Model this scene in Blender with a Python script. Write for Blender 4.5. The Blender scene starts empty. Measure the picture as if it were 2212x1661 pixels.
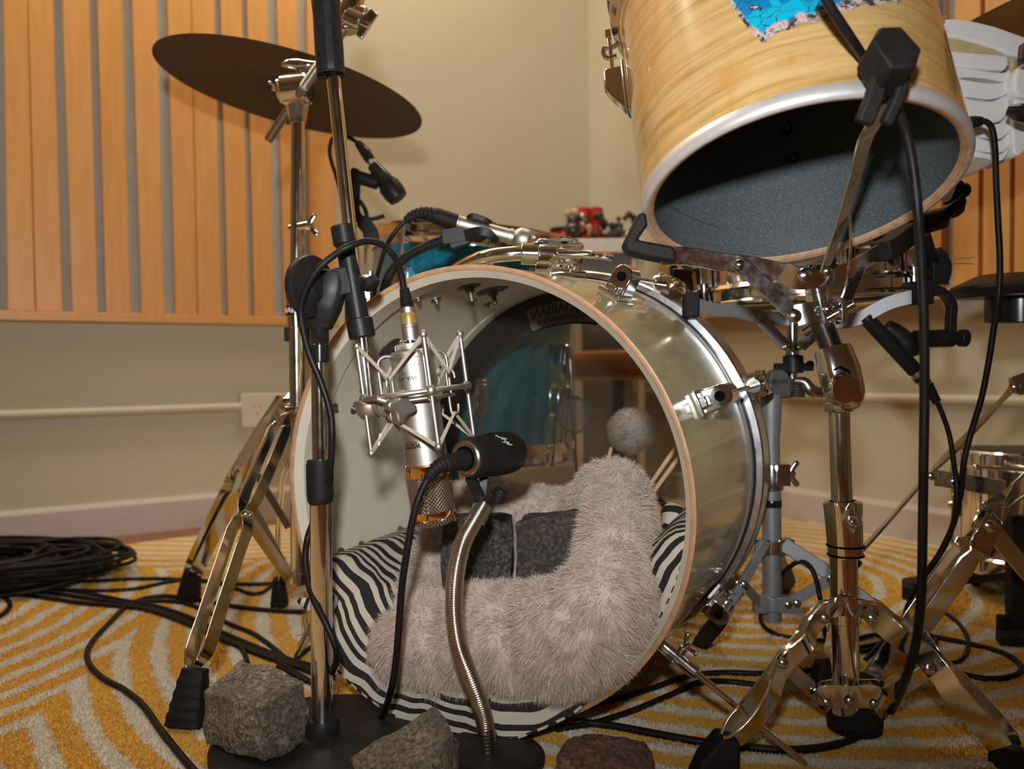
import bpy, math, random
import numpy as np
from mathutils import Vector, Matrix, noise
V = Vector
pi = math.pi
random.seed(7)
SC = bpy.context.scene
COL = SC.collection

# ---------------------------------------------------------------- camera
F, CX, CY = 1800.0, 1106.0, 830.5
EYE = V((0, 0, 0.437))
PITCH, ROLL = math.radians(1.15), 0.012
FW = V((0, math.cos(PITCH), -math.sin(PITCH)))
_r0 = V((1, 0, 0)); _u0 = _r0.cross(FW)
RT = _r0 * math.cos(ROLL) - _u0 * math.sin(ROLL)
UP = _r0 * math.sin(ROLL) + _u0 * math.cos(ROLL)
cam_d = bpy.data.cameras.new('camera')
cam = bpy.data.objects.new('camera', cam_d)
COL.objects.link(cam)
cam.matrix_world = Matrix((
    (RT.x, UP.x, -FW.x, EYE.x), (RT.y, UP.y, -FW.y, EYE.y),
    (RT.z, UP.z, -FW.z, EYE.z), (0, 0, 0, 1)))
cam_d.sensor_fit = 'HORIZONTAL'
cam_d.sensor_width = 36
cam_d.lens = F * 36 / 2212
cam_d.clip_start = 0.02
cam_d.dof.use_dof = True
cam_d.dof.focus_distance = 1.0
cam_d.dof.aperture_fstop = 4.0
SC.camera = cam
SC.view_settings.view_transform = 'Standard'
SC.view_settings.look = 'None'
SC.view_settings.gamma = 1
SC.view_settings.use_curve_mapping = False
SC.view_settings.exposure = 0.0

# ---------------------------------------------------------------- world and light
w = bpy.data.worlds.new('room_air'); SC.world = w; w.use_nodes = True
w.node_tree.nodes['Background'].inputs[0].default_value = (0.9, 0.75, 0.6, 1)
w.node_tree.nodes['Background'].inputs[1].default_value = 0.01


def lamp(name, kind, loc, energy, color, aim=None, **kw):
    d = bpy.data.lights.new(name, kind)
    d.energy = energy; d.color = color
    for k, v in kw.items():
        setattr(d, k, v)
    o = bpy.data.objects.new(name, d); COL.objects.link(o)
    o.location = loc
    if aim is not None:
        o.rotation_euler = (V(aim) - V(loc)).to_track_quat('-Z', 'Y').to_euler()
    return o


# the flash in the camera's hot shoe, tilted upwards
lamp('flash', 'SPOT', EYE + V((-0.03, -0.06, 0.19)), 62, (0.97, 0.99, 1.0), EYE + V((-0.16, 1.3, 0.46)),
     spot_size=math.radians(112), spot_blend=1.0, shadow_soft_size=0.028)
# warm ceiling lamps of the studio, in a row along the two panelled walls
CEIL = ((-1.46, 1.43, 57.5), (-0.45, 2.10, 57.5), (0.55, 1.82, -32.5))
for _x, _y, _a in CEIL:
    _l = lamp('ceiling_lamp_light', 'AREA', (_x, _y, 2.53), (16.5, 17.5, 9.0)[CEIL.index((_x, _y, _a))], (1.0, 0.87, 0.67), None, shape='RECTANGLE', size=0.9, size_y=0.3)
    _l.rotation_euler = (0, 0, math.radians(90 - _a))


# ---------------------------------------------------------------- helpers
def ray(x, y):
    return FW + RT * ((x - CX) / F) + UP * ((CY - y) / F)


def P(x, y, d):                     # a point seen at pixel x, y at distance d ahead
    return EYE + ray(x, y) * d


def PP(*q):
    return [P(*a) for a in q]


def FL(x, y, z=0.0):                # the point of a level plane seen at pixel x, y
    r = ray(x, y)
    return EYE + r * ((z - EYE.z) / r.z)


def CW(x, y, z):
    return EYE + RT * x + FW * y + UP * z


def cyl_hit(x, y, o, a, R, far=False):
    r = ray(x, y); m = EYE - o
    rp = r - a * r.dot(a); mp = m - a * m.dot(a)
    A, B, Cc = rp.dot(rp), 2 * rp.dot(mp), mp.dot(mp) - R * R
    D = max(B * B - 4 * A * Cc, 0) ** .5
    k = (-B + D) / (2 * A) if far else (-B - D) / (2 * A)
    p = EYE + r * k
    s = (p - o).dot(a)
    return p, (p - o - a * s).normalized(), s


def plane_hit(x, y, o, n):
    r = ray(x, y)
    return EYE + r * ((o - EYE).dot(n) / r.dot(n))


def smooth(pts, k=6, closed=False):
    n = len(pts); out = []
    rng = n if closed else n - 1
    for i in range(rng):
        if closed:
            a, b, c, d = pts[i - 1], pts[i], pts[(i + 1) % n], pts[(i + 2) % n]
        else:
            a, b, c, d = pts[max(i - 1, 0)], pts[i], pts[i + 1], pts[min(i + 2, n - 1)]
        for j in range(k):
            t = j / k
            out.append(0.5 * ((2 * b) + (c - a) * t + (2 * a - 5 * b + 4 * c - d) * t * t + (3 * b - a - 3 * c + d) * t ** 3))
    if not closed:
        out.append(pts[-1])
    return out


def interp(vals, n):
    m = len(vals)
    return [vals[min(int(i * (m - 1) / max(n - 1, 1)), m - 2)] * (1 - (i * (m - 1) / max(n - 1, 1) - min(int(i * (m - 1) / max(n - 1, 1)), m - 2)))
            + vals[min(int(i * (m - 1) / max(n - 1, 1)), m - 2) + 1] * (i * (m - 1) / max(n - 1, 1) - min(int(i * (m - 1) / max(n - 1, 1)), m - 2)) for i in range(n)]


def perp(a):
    a = a.normalized()
    h = V((0, 0, 1)) if abs(a.z) < .9 else V((1, 0, 0))
    u = a.cross(h).normalized()
    return u, u.cross(a).normalized()


class MB:
    def __init__(s):
        s.v = []; s.f = []; s.u = []; s.m = []

    def add(s, vs, fs, us=None, mi=0):
        b = len(s.v)
        s.v += [tuple(p) for p in vs]
        for i, f in enumerate(fs):
            s.f.append([b + j for j in f]); s.m.append(mi)
            s.u.append(us[i] if us else [(0, 0)] * len(f))
        return s

    def box(s, c, X, Y, Z, mi=0):
        vs = [c + X * i + Y * j + Z * k for k in (-1, 1) for j in (-1, 1) for i in (-1, 1)]
        if X.cross(Y).dot(Z) > 0:
            fs = [(0, 2, 3, 1), (4, 5, 7, 6), (0, 1, 5, 4), (2, 6, 7, 3), (0, 4, 6, 2), (1, 3, 7, 5)]
        else:
            fs = [(1, 3, 2, 0), (6, 7, 5, 4), (4, 5, 1, 0), (3, 7, 6, 2), (2, 6, 4, 0), (5, 7, 3, 1)]
        return s.add(vs, fs, None, mi)

    def sweep(s, pts, prof, side=None, closed=False, scale=None, mi=0, caps=True):
        n = len(pts); m = len(prof); vs = []
        T = []
        for i in range(n):
            if closed:
                t = pts[(i + 1) % n] - pts[i - 1]
            else:
                t = pts[min(i + 1, n - 1)] - pts[max(i - 1, 0)]
            T.append(t.normalized() if t.length > 1e-9 else V((0, 0, 1)))
        if side is None:
            x, _ = perp(T[0])
        L = 0
        ring = []
        for i in range(n):
            t = T[i]
            if side is not None:
                sd = side[i] if isinstance(side, list) else side
                x = sd - t * sd.dot(t)
            else:
                x = x - t * x.dot(t)
            x = x.normalized() if x.length > 1e-9 else perp(t)[0]
            y = t.cross(x)
            k = scale[i] if scale else 1
            if i:
                L += (pts[i] - pts[i - 1]).length
            ring.append(L)
            for a, b in prof:
                vs.append(pts[i] + x * (a * k) + y * (b * k))
        fs = []; us = []
        for i in range(n if closed else n - 1):
            j = (i + 1) % n
            for q in range(m):
                r = (q + 1) % m
                fs.append((i * m + q, i * m + r, j * m + r, j * m + q))
                us.append([(ring[i], q / m), (ring[i], (q + 1) / m), (ring[j], (q + 1) / m), (ring[j], q / m)])
        if caps and not closed:
            fs.append(tuple(range(m - 1, -1, -1))); us.append([(0, 0)] * m)
            fs.append(tuple((n - 1) * m + q for q in range(m))); us.append([(0, 0)] * m)
        return s.add(vs, fs, us, mi)

    def tube(s, pts, r, n=10, closed=False, sm=0, mi=0):
        if sm:
            pts = smooth(pts, sm, closed)
        if isinstance(r, (list, tuple)):
            sc = interp(list(r), len(pts)); r0 = 1
        else:
            sc = None; r0 = r
        prof = [(r0 * math.cos(2 * pi * q / n), r0 * math.sin(2 * pi * q / n)) for q in range(n)]
        return s.sweep(pts, prof, None, closed, sc, mi)

    def strap(s, pts, wd, w, t, sm=0, mi=0):
        if sm:
            pts = smooth(pts, sm)
        a, b = w / 2, t / 2
        return s.sweep(pts, [(a, -b), (a, b), (-a, b), (-a, -b)], wd, mi=mi)

    def lathe(s, o, a, prof, n=40, ref=None, t0=0, t1=2 * pi, mi=0, wrap=False):
        a = a.normalized()
        if ref is None:
            u, v = perp(a)
        else:
            u = (ref - a * ref.dot(a)).normalized(); v = a.cross(u)
        full = abs(t1 - t0 - 2 * pi) < 1e-6
        m = n if full else n + 1
        k = len(prof); vs = []
        for i in range(m):
            t = t0 + (t1 - t0) * i / n
            d = u * math.cos(t) + v * math.sin(t)
            for r, z in prof:
                vs.append(o + d * max(r, 1e-5) + a * z)
        fs = []; us = []
        run = [0]
        for j in range(1, k):
            run.append(run[-1] + math.hypot(prof[j][0] - prof[j - 1][0], prof[j][1] - prof[j - 1][1]))
        for i in range(n):
            i2 = (i + 1) % m
            ta, tb = t0 + (t1 - t0) * i / n, t0 + (t1 - t0) * (i + 1) / n
            for j in range(k if wrap else k - 1):
                j2 = (j + 1) % k
                fs.append((i * k + j, i * k + j2, i2 * k + j2, i2 * k + j))
                R = prof[j][0]
                us.append([(ta * R, prof[j][1]), (ta * R, prof[j2][1]), (tb * R, prof[j2][1]), (tb * R, prof[j][1])])
        return s.add(vs, fs, us, mi)

    def cyl(s, a, b, r, r2=None, n=20, ch=0.0, mi=0):
        ax = b - a; L = ax.length; r2 = r if r2 is None else r2
        c = min(ch, L / 3)
        pr = [(0, 0), (r - c, 0)] + ([(r, c)] if c else []) + ([(r2, L - c)] if c else []) + [(r2 - c, L), (0, L)]
        return s.lathe(a, ax, pr, n, mi=mi)

    def ball(s, c, r, sx=1.0, ax=None, n=14, mi=0):
        ax = ax or V((0, 0, 1))
        return s.lathe(c, ax, [(r * math.sin(pi * i / 10), -r * sx * math.cos(pi * i / 10)) for i in range(11)], n, mi=mi)

    def poly(s, pts, n, depth, mi=0):          # a flat polygon given depth along n
        m = len(pts)
        vs = [p - n * (depth / 2) for p in pts] + [p + n * (depth / 2) for p in pts]
        fs = [tuple(range(m - 1, -1, -1)), tuple(range(m, 2 * m))]
        fs += [(i, (i + 1) % m, m + (i + 1) % m, m + i) for i in range(m)]
        return s.add(vs, fs, None, mi)

    def wing(s, p, ax, wd, k, mi=0):           # a wing nut: hub and two blades
        ax = ax.normalized(); wd = (wd - ax * wd.dot(ax)).normalized()
        s.cyl(p, p + ax * k * .8, k * .34, k * .28, 14, k * .08, mi)
        for q in (-1, 1):
            a = p + ax * k * .35 + wd * q * k * .15
            pts = [a, p + ax * k * .55 + wd * q * k * .6, p + ax * k * .95 + wd * q * k * 1.15, p + ax * k * 1.05 + wd * q * k * 1.35]
            s.sweep(smooth(pts, 4), [(k * .30 * math.cos(t), k * .14 * math.sin(t)) for t in [2 * pi * e / 8 for e in range(8)]],
                    ax, scale=interp([1.0, 1.0, 1.15, .5], 13), mi=mi)
        return s

    def text(s, body, size, place, mi=0, bold=0.0):
        cu = bpy.data.curves.new('lettering', 'FONT'); cu.body = body; cu.size = size
        cu.align_x = 'CENTER'; cu.align_y = 'CENTER'; cu.offset = bold; cu.resolution_u = 3
        o = bpy.data.objects.new('lettering', cu); COL.objects.link(o)
        dg = bpy.context.evaluated_depsgraph_get()
        me = bpy.data.meshes.new_from_object(o.evaluated_get(dg))
        vs = [place(v.co.x, v.co.y) for v in me.vertices]
        s.add(vs, [list(p.vertices) for p in me.polygons], None, mi)
        bpy.data.objects.remove(o); bpy.data.curves.remove(cu); bpy.data.meshes.remove(me)
        return s

    def obj(s, name, mat, parent=None, bevel=0.0, sharp=38, label=None, kind=None, sub=0, seg=2):
        me = bpy.data.meshes.new(name)
        me.from_pydata(s.v, [], s.f)
        ms = mat if isinstance(mat, list) else [mat]
        for q in ms:
            me.materials.append(q)
        uv = me.uv_layers.new(name='UVMap')
        flat = [c for f in s.u for q in f for c in q]
        uv.data.foreach_set('uv', flat)
        me.polygons.foreach_set('material_index', s.m)
        me.polygons.foreach_set('use_smooth', [True] * len(s.f))
        me.validate(); me.update()
        me.set_sharp_from_angle(angle=math.radians(sharp))
        o = bpy.data.objects.new(name, me); COL.objects.link(o)
        if bevel:
            b = o.modifiers.new('bevel', 'BEVEL'); b.width = bevel; b.segments = seg
            b.limit_method = 'ANGLE'; b.angle_limit = math.radians(40); b.use_clamp_overlap = True
        if sub:
            b = o.modifiers.new('sub', 'SUBSURF'); b.levels = b.render_levels = sub
        if parent is not None:
            o.parent = parent
            o.matrix_parent_inverse = INV[parent.name]
        INV[o.name] = Matrix.Identity(4)
        if label:
            o['label'] = label
        if kind:
            o['kind'] = kind
        return o


INV = {}


def T(name, label, cat, loc, group=None):
    o = bpy.data.objects.new(name, None); COL.objects.link(o)
    o.empty_display_size = .05
    o.location = loc
    INV[o.name] = Matrix.Translation(-V(loc))
    o['label'] = label; o['category'] = cat
    if group:
        o['group'] = group
    return o


def tag(o, label, cat, group=None):
    o['label'] = label; o['category'] = cat
    if group:
        o['group'] = group
    return o


# ---------------------------------------------------------------- materials
class NT:
    def __init__(s, name):
        s.m = bpy.data.materials.new(name); s.m.use_nodes = True
        s.t = s.m.node_tree; s.b = s.t.nodes['Principled BSDF']; s.o = s.t.nodes['Material Output']

    def n(s, typ, ins=None, **props):
        q = s.t.nodes.new(typ)
        for k, v in props.items():
            setattr(q, k, v)
        for k, v in (ins or {}).items():
            s.set(q.inputs[k], v)
        return q

    def set(s, sock, v):
        if isinstance(v, bpy.types.NodeSocket):
            s.t.links.new(v, sock)
        elif isinstance(v, tuple) and len(v) == 3 and sock.type == 'RGBA':
            sock.default_value = (*v, 1)
        else:
            sock.default_value = v

    def math(s, op, a, b=None, c=None):
        q = s.n('ShaderNodeMath', operation=op)
        for i, v in enumerate((a, b, c)):
            if v is not None:
                s.set(q.inputs[i], v)
        return q.outputs[0]

    def mix(s, f, a, b, mode='MIX'):
        q = s.n('ShaderNodeMix', data_type='RGBA', blend_type=mode)
        s.set(q.inputs[0], f); s.set(q.inputs[6], a); s.set(q.inputs[7], b)
        return q.outputs[2]

    def ramp(s, f, stops):
        q = s.n('ShaderNodeValToRGB')
        e = q.color_ramp.elements
        while len(e) < len(stops):
            e.new(.5)
        for i, (p, c) in enumerate(stops):
            e[i].position = p; e[i].color = (*c, 1) if len(c) == 3 else c
        s.set(q.inputs[0], f)
        return q.outputs[0]

    def co(s, kind='Object'):
        return s.n('ShaderNodeTexCoord').outputs[kind]

    def map(s, v, scale=(1, 1, 1), rot=(0, 0, 0), loc=(0, 0, 0)):
        q = s.n('ShaderNodeMapping', {'Vector': v})
        q.inputs['Scale'].default_value = scale; q.inputs['Rotation'].default_value = rot; q.inputs['Location'].default_value = loc
        return q.outputs[0]

    def noise(s, v, scale, detail=4, rough=.5, dist=0, out=0):
        return s.n('ShaderNodeTexNoise', {'Vector': v, 'Scale': scale, 'Detail': detail, 'Roughness': rough, 'Distortion': dist}).outputs[out]

    def bump(s, h, strength=.3, dist=.002):
        s.set(s.b.inputs['Normal'], s.n('ShaderNodeBump', {'Height': h, 'Strength': strength, 'Distance': dist}).outputs[0])

    def base(s, col=None, rough=None, metal=None, **kw):
        if col is not None:
            s.set(s.b.inputs['Base Color'], col)
        if rough is not None:
            s.set(s.b.inputs['Roughness'], rough)
        if metal is not None:
            s.set(s.b.inputs['Metallic'], metal)
        for k, v in kw.items():
            s.set(s.b.inputs[k.replace('_', ' ')], v)
        return s.m


BLK, WHT = (0, 0, 0), (1, 1, 1)


def plain(name, col, rough=.5, metal=0.0, var=.12, scale=60, bump=0.0, bscale=400, rv=.08, **kw):
    """a plain coloured material with a little noise in colour, gloss and relief"""
    q = NT(name); c = q.co()
    nz = q.noise(c, scale, 5, .6)
    q.base(q.ramp(nz, [(.3, tuple(max(x * (1 - var), 0) for x in col)), (.7, tuple(min(x * (1 + var), 1) for x in col))]),
           q.math('ADD', q.math('MULTIPLY', q.math('SUBTRACT', nz, .5), rv * 2), rough), metal, **kw)
    if bump:
        q.bump(q.noise(c, bscale, 3, .6), bump, .0006)
    return q.m


chrome = plain('chrome', (.80, .805, .81), .11, 1.0, .04, 30, rv=.10)
chrome_old = plain('worn_chrome', (.62, .62, .62), .17, 1.0, .10, 80, .05, 300, rv=.15)
satin = plain('champagne_satin_metal', (.47, .44, .395), .47, 1.0, .05, 60, .05, 900)
brushed = plain('brushed_silver', (.62, .64, .66), .28, 1.0, .08, 60)
silverpaint = plain('silver_painted_steel', (.27, .275, .28), .5, .45, .10, 200, .10, 1400)
gold = plain('gold_plate', (.85, .50, .17), .13, 1.0, .05)
black = plain('black_plastic', (.013, .012, .012), .42, 0, .2, 80, .08, 900, Specular_IOR_Level=.22)
blackgloss = plain('black_gloss', (.012, .012, .013), .18, 0, .2)
rubber = plain('black_rubber', (.012, .010, .0095), .62, 0, .25, 60, .15, 700, Specular_IOR_Level=.22)
cablem = plain('cable_rubber', (.010, .0085, .008), .45, 0, .25, 60, Specular_IOR_Level=.22)
ironm = plain('black_painted_iron', (.020, .018, .016), .5, 0, .3, 60, .2, 600, Specular_IOR_Level=.22)
darkm = plain('dark_hole', (.004, .004, .004), .9, Specular_IOR_Level=.0)
steel = plain('screw_steel', (.45, .45, .44), .33, 1.0, .1)
white_ink = plain('white_ink', (.75, .75, .72), .5)
black_ink = plain('black_ink', (.02, .018, .018), .5)
redp = plain('red_paint', (.42, .022, .018), .4)


def wall_mat():
    q = NT('painted_fabric_wall'); c = q.co()
    q.base(q.ramp(q.noise(c, 1.6, 3), [(.3, (.525, .472, .345)), (.7, (.57, .515, .385))]), .85, 0)
    q.bump(q.noise(c, 420, 3, .7), .12, .001)
    return q.m


wallm = wall_mat()
trimm = plain('baseboard_paint', (.56, .485, .44), .5, 0, .03)
condm = plain('conduit_paint', (.56, .49, .38), .5, 0, .03)
ceilm = plain('ceiling_paint', (.70, .66, .58), .9, 0, .03)


def panel_wood():
    q = NT('birch_ply_panel'); c = q.co()
    inf = q.n('ShaderNodeObjectInfo').outputs['Random']
    v = q.n('ShaderNodeVectorMath', {0: c, 1: q.n('ShaderNodeCombineXYZ', {0: q.math('MULTIPLY', inf, 9.0), 2: q.math('MULTIPLY', inf, 5.0)}).outputs[0]}, operation='ADD').outputs[0]
    g = q.noise(q.map(v, (14, 14, 1.2)), 5, 5, .6)
    g2 = q.noise(v, 3.0, 3)
    a = q.ramp(g, [(.3, (.60, .275, .068)), (.7, (.72, .36, .105))])
    b = q.mix(q.math('MULTIPLY', g2, .45), a, (.50, .215, .052))
    q.base(q.mix(q.math('MULTIPLY', inf, .22), b, (.70, .36, .14)), .42, 0)
    return q.m


panelm = panel_wood()
backing = plain('grey_acoustic_fabric', (.43, .43, .37), .9, 0, .08, 30, .3, 700)


def floor_wood():
    q = NT('timber_floor'); c = q.co()
    q.base(q.ramp(q.noise(q.map(c, (2, 26, 2)), 3, 5), [(.3, (.19, .065, .022)), (.7, (.33, .125, .048))]), .38, 0)
    return q.m


floorm = floor_wood()


def carpet_mat():
    q = NT('woven_carpet'); c = q.co()
    wv = q.noise(c, 26, 4, .65, 0, 1)
    wob = q.n('ShaderNodeVectorMath', {0: wv, 1: (.5, .5, .5)}, operation='SUBTRACT').outputs[0]
    wob = q.n('ShaderNodeVectorMath', {0: wob, 'Scale': .030}, operation='SCALE').outputs[0]
    fuz = q.n('ShaderNodeVectorMath', {0: q.noise(c, 330, 2, .7, 0, 1), 1: (.5, .5, .5)}, operation='SUBTRACT').outputs[0]
    fuz = q.n('ShaderNodeVectorMath', {0: fuz, 'Scale': .016}, operation='SCALE').outputs[0]
    p = q.n('ShaderNodeVectorMath', {0: q.n('ShaderNodeVectorMath', {0: c, 1: wob}, operation='ADD').outputs[0], 1: fuz}, operation='ADD').outputs[0]
    best = None
    for (x, y, off) in CARPET_EYES:
        sp = q.n('ShaderNodeSeparateXYZ', {0: p})
        dx = q.math('SUBTRACT', sp.outputs[0], x); dy = q.math('SUBTRACT', sp.outputs[1], y)
        d = q.math('SQRT', q.math('ADD', q.math('MULTIPLY', dx, dx), q.math('MULTIPLY', dy, dy)))
        d = q.math('SUBTRACT', d, off)
        best = d if best is None else q.math('MINIMUM', best, d)
    ph = q.math('SINE', q.math('MULTIPLY', best, 2 * pi / .054))
    st = q.n('ShaderNodeMapRange', {'Value': ph, 'From Min': -.05, 'From Max': .45}).outputs[0]
    big = q.noise(c, 4.5, 3); fine = q.noise(c, 260, 3, .7)
    yel = q.mix(big, (.80, .385, .010), (.92, .50, .020))
    yel = q.mix(q.math('MULTIPLY', fine, .5), yel, (.95, .56, .05))
    crm = q.mix(fine, (.80, .71, .54), (.94, .88, .72))
    q.base(q.mix(st, yel, crm), .95, 0, Sheen_Weight=.25)
    h = q.math('ADD', q.math('MULTIPLY', fine, 1.0), q.math('MULTIPLY', q.noise(c, 900, 2, .8), .8))
    h = q.math('ADD', h, q.math('MULTIPLY', st, .7))
    q.bump(h, .75, .004)
    return q.m


def tom_wood():
    q = NT('figured_maple_veneer'); u = q.n('ShaderNodeUVMap').outputs[0]
    wr = q.n('ShaderNodeVectorMath', {0: u, 1: q.n('ShaderNodeVectorMath', {0: q.noise(u, 5, 2, .5, 0, 1), 'Scale': .035}, operation='SCALE').outputs[0]}, operation='ADD').outputs[0]
    g = q.noise(q.map(wr, (1.5, 26, 1)), 4.2, 6, .62)
    a = q.ramp(g, [(.34, (.40, .225, .065)), (.45, (.50, .315, .115)), (.60, (.57, .395, .17)), (.70, (.53, .335, .115))])
    cur = q.noise(q.map(wr, (9, 2.2, 1)), 4.0, 4, .6)
    blot = q.ramp(q.math('MULTIPLY', cur, q.noise(q.map(u, (1.5, 8, 1)), 6, 3)), [(.24, BLK), (.40, WHT)])
    b = q.mix(q.math('MULTIPLY', blot, .55), a, (.45, .21, .045))
    fle = q.ramp(q.noise(q.map(u, (300, 36, 1)), 3.0, 2, .5), [(.58, BLK), (.70, WHT)])
    band = q.ramp(q.noise(q.map(wr, (1.6, 10, 1)), 4, 2), [(.50, BLK), (.60, WHT)])
    c = q.mix(q.math('MULTIPLY', q.math('MULTIPLY', fle, band), .40), b, (.30, .15, .06))
    line = q.ramp(q.noise(q.map(wr, (.7, 60, 1)), 3.5, 3, .6), [(.64, BLK), (.70, WHT)])
    c = q.mix(q.math('MULTIPLY', line, .35), c, (.28, .13, .04))
    q.base(c, .22, 0, Coat_Weight=.7, Coat_Roughness=.06)
    return q.m


tomwood = tom_wood()


def ply_mat():
    q = NT('ply_edge'); u = q.n('ShaderNodeUVMap').outputs[0]; c = q.co()
    g = q.noise(q.map(c, (30, 30, 30)), 4, 4)
    lay = q.n('ShaderNodeTexWave', {'Vector': q.map(u, (1, 1, 1)), 'Scale': 150, 'Distortion': .6}, bands_direction='Y').outputs[1]
    q.base(q.mix(q.math('MULTIPLY', lay, .35), q.ramp(g, [(.3, (.46, .27, .15)), (.7, (.62, .41, .26))]), (.25, .12, .06)), .6, 0)
    return q.m


plym = ply_mat()


def tom_inside():
    q = NT('speckled_grey_sealer'); c = q.co()
    sp = q.noise(c, 900, 2, .7)
    q.base(q.ramp(sp, [(.35, (.046, .056, .060)), (.58, (.095, .115, .122)), (.70, (.30, .36, .38))]), .48, 0)
    q.bump(sp, .6, .001)
    return q.m


tominm = tom_inside()


def bass_lacquer():
    q = NT('aged_cream_lacquer'); u = q.n('ShaderNodeUVMap').outputs[0]
    g = q.noise(q.map(u, (10, 2.0, 1)), 2.2, 4, .55)
    a = q.ramp(g, [(.3, (.33, .275, .125)), (.5, (.46, .40, .21)), (.72, (.55, .48, .27))])
    b = q.mix(q.math('MULTIPLY', q.ramp(q.noise(q.map(u, (1, 1, 1)), 6, 3), [(.45, BLK), (.7, WHT)]), .5), a, (.27, .23, .11))
    sc = q.ramp(q.noise(q.map(u, (260, 7, 1), (0, 0, .12)), 2.3, 2, .5), [(.68, BLK), (.73, WHT)])
    wear = q.ramp(q.noise(q.map(u, (5, 3, 1)), 3.5, 3), [(.46, BLK), (.6, WHT)])
    f = q.math('MULTIPLY', sc, wear)
    q.base(q.mix(q.math('MULTIPLY', f, .6), b, (.75, .70, .55)), q.math('ADD', q.math('MULTIPLY', f, .3), .20), 0, Coat_Weight=.5, Coat_Roughness=.08)
    return q.m


bassm = bass_lacquer()
creamin = plain('cream_lining', (.60, .55, .43), .65, 0, .05, 20, .15, 500)
edgewood = plain('hoop_wood', (.44, .245, .13), .45, 0, .18, 70)


def film(name, tint, fac, glossr=.07, haze=(.1, .1, .1), hz=.12):
    q = NT(name)
    tr = q.n('ShaderNodeBsdfTransparent', {0: tint})
    gl = q.n('ShaderNodeBsdfGlossy', {'Color': (.9, .9, .9), 'Roughness': glossr})
    df = q.n('ShaderNodeBsdfDiffuse', {0: haze})
    fr = q.n('ShaderNodeFresnel', {0: 1.5})
    m1 = q.n('ShaderNodeMixShader', {0: hz, 1: tr.outputs[0], 2: df.outputs[0]})
    m2 = q.n('ShaderNodeMixShader', {0: q.math('MULTIPLY', fr.outputs[0], fac), 1: m1.outputs[0], 2: gl.outputs[0]})
    q.t.links.new(m2.outputs[0], q.o.inputs[0])
    return q.m


headm = film('smoky_drum_film', (.66, .62, .58), 1.0, .10, (.13, .11, .09), .13)
patchm = film('patch_film', (.62, .60, .58), 1.3, .16, (.20, .19, .17), .22)
clearm = film('clear_film', (.95, .95, .95), 1.0, .04, (.3, .3, .3), .02)
snareheadm = film('snare_side_film', (.45, .40, .33), 1.0, .2, (.24, .19, .13), .55)


def zebra():
    q = NT('zebra_print_cotton'); u = q.n('ShaderNodeUVMap').outputs[0]
    wv = q.n('ShaderNodeTexWave', {'Vector': q.map(u, (.16, 1, 1)), 'Scale': 18.5, 'Distortion': 7.5, 'Detail': 2, 'Detail Scale': .9, 'Detail Roughness': .45},
             bands_direction='Y').outputs[1]
    s = q.ramp(wv, [(.485, (.014, .011, .010)), (.52, (.58, .51, .42))])
    q.base(s, .85, 0)
    q.bump(q.noise(q.co(), 900, 2), .2, .001)
    return q.m


zebram = zebra()


def fur_mat(name, lo, hi):
    q = NT(name); c = q.co()
    q.base(q.ramp(q.noise(c, 38, 4, .6), [(.3, lo), (.7, hi)]), .7, 0, Sheen_Weight=.5)
    return q.m


furm = fur_mat('pinkish_plush', (.53, .41, .325), (.73, .595, .485))
furskin = fur_mat('plush_backing', (.50, .40, .35), (.62, .52, .46))


def stone_mat(name, dark, mid, light, sc=1.0, moss=None):
    q = NT(name); c = q.co()
    vo = q.n('ShaderNodeTexVoronoi', {'Vector': c, 'Scale': 330 * sc}).outputs['Color']
    sp = q.n('ShaderNodeSeparateColor', {0: vo}).outputs[0]
    n1 = q.noise(c, 190 * sc, 6, .75); n2 = q.noise(c, 18, 4, .6)
    a = q.ramp(q.math('ADD', q.math('MULTIPLY', sp, .28), q.math('MULTIPLY', n1, .72)), [(.30, dark), (.50, mid), (.74, light)])
    b = q.mix(q.math('MULTIPLY', q.ramp(n2, [(.40, BLK), (.65, WHT)]), .65), a, tuple(x * .45 for x in mid))
    q.base(b, .75, 0)
    q.bump(q.math('ADD', n1, q.math('MULTIPLY', q.noise(c, 420, 3, .7), .6)), .9, .004)
    return q.m


granite = stone_mat('grey_granite', (.045, .036, .029), (.235, .19, .145), (.66, .56, .44))
granite_tan = stone_mat('tan_granite', (.045, .035, .026), (.24, .195, .145), (.50, .42, .32))
granite_red = stone_mat('reddish_stone', (.05, .026, .02), (.17, .085, .062), (.36, .20, .15), .7)
granite_dark = stone_mat('dark_cobble', (.014, .012, .011), (.055, .047, .042), (.20, .18, .17), .9)
granite_brown = stone_mat('brown_cobble', (.022, .017, .014), (.085, .064, .050), (.21, .175, .145), .8)


def blue_sparkle():
    q = NT('blue_sparkle_wrap'); c = q.co()
    sp = q.n('ShaderNodeTexVoronoi', {'Vector': c, 'Scale': 700}).outputs['Distance']
    nz = q.n('ShaderNodeTexWhiteNoise', {0: q.n('ShaderNodeTexVoronoi', {'Vector': c, 'Scale': 700}).outputs['Position']}).outputs[0]
    q.base(q.mix(q.ramp(nz, [(.55, BLK), (1.0, WHT)]), (.004, .17, .28), (.03, .45, .62)), .25, .4, Coat_Weight=.8, Coat_Roughness=.04)
    return q.m


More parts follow.
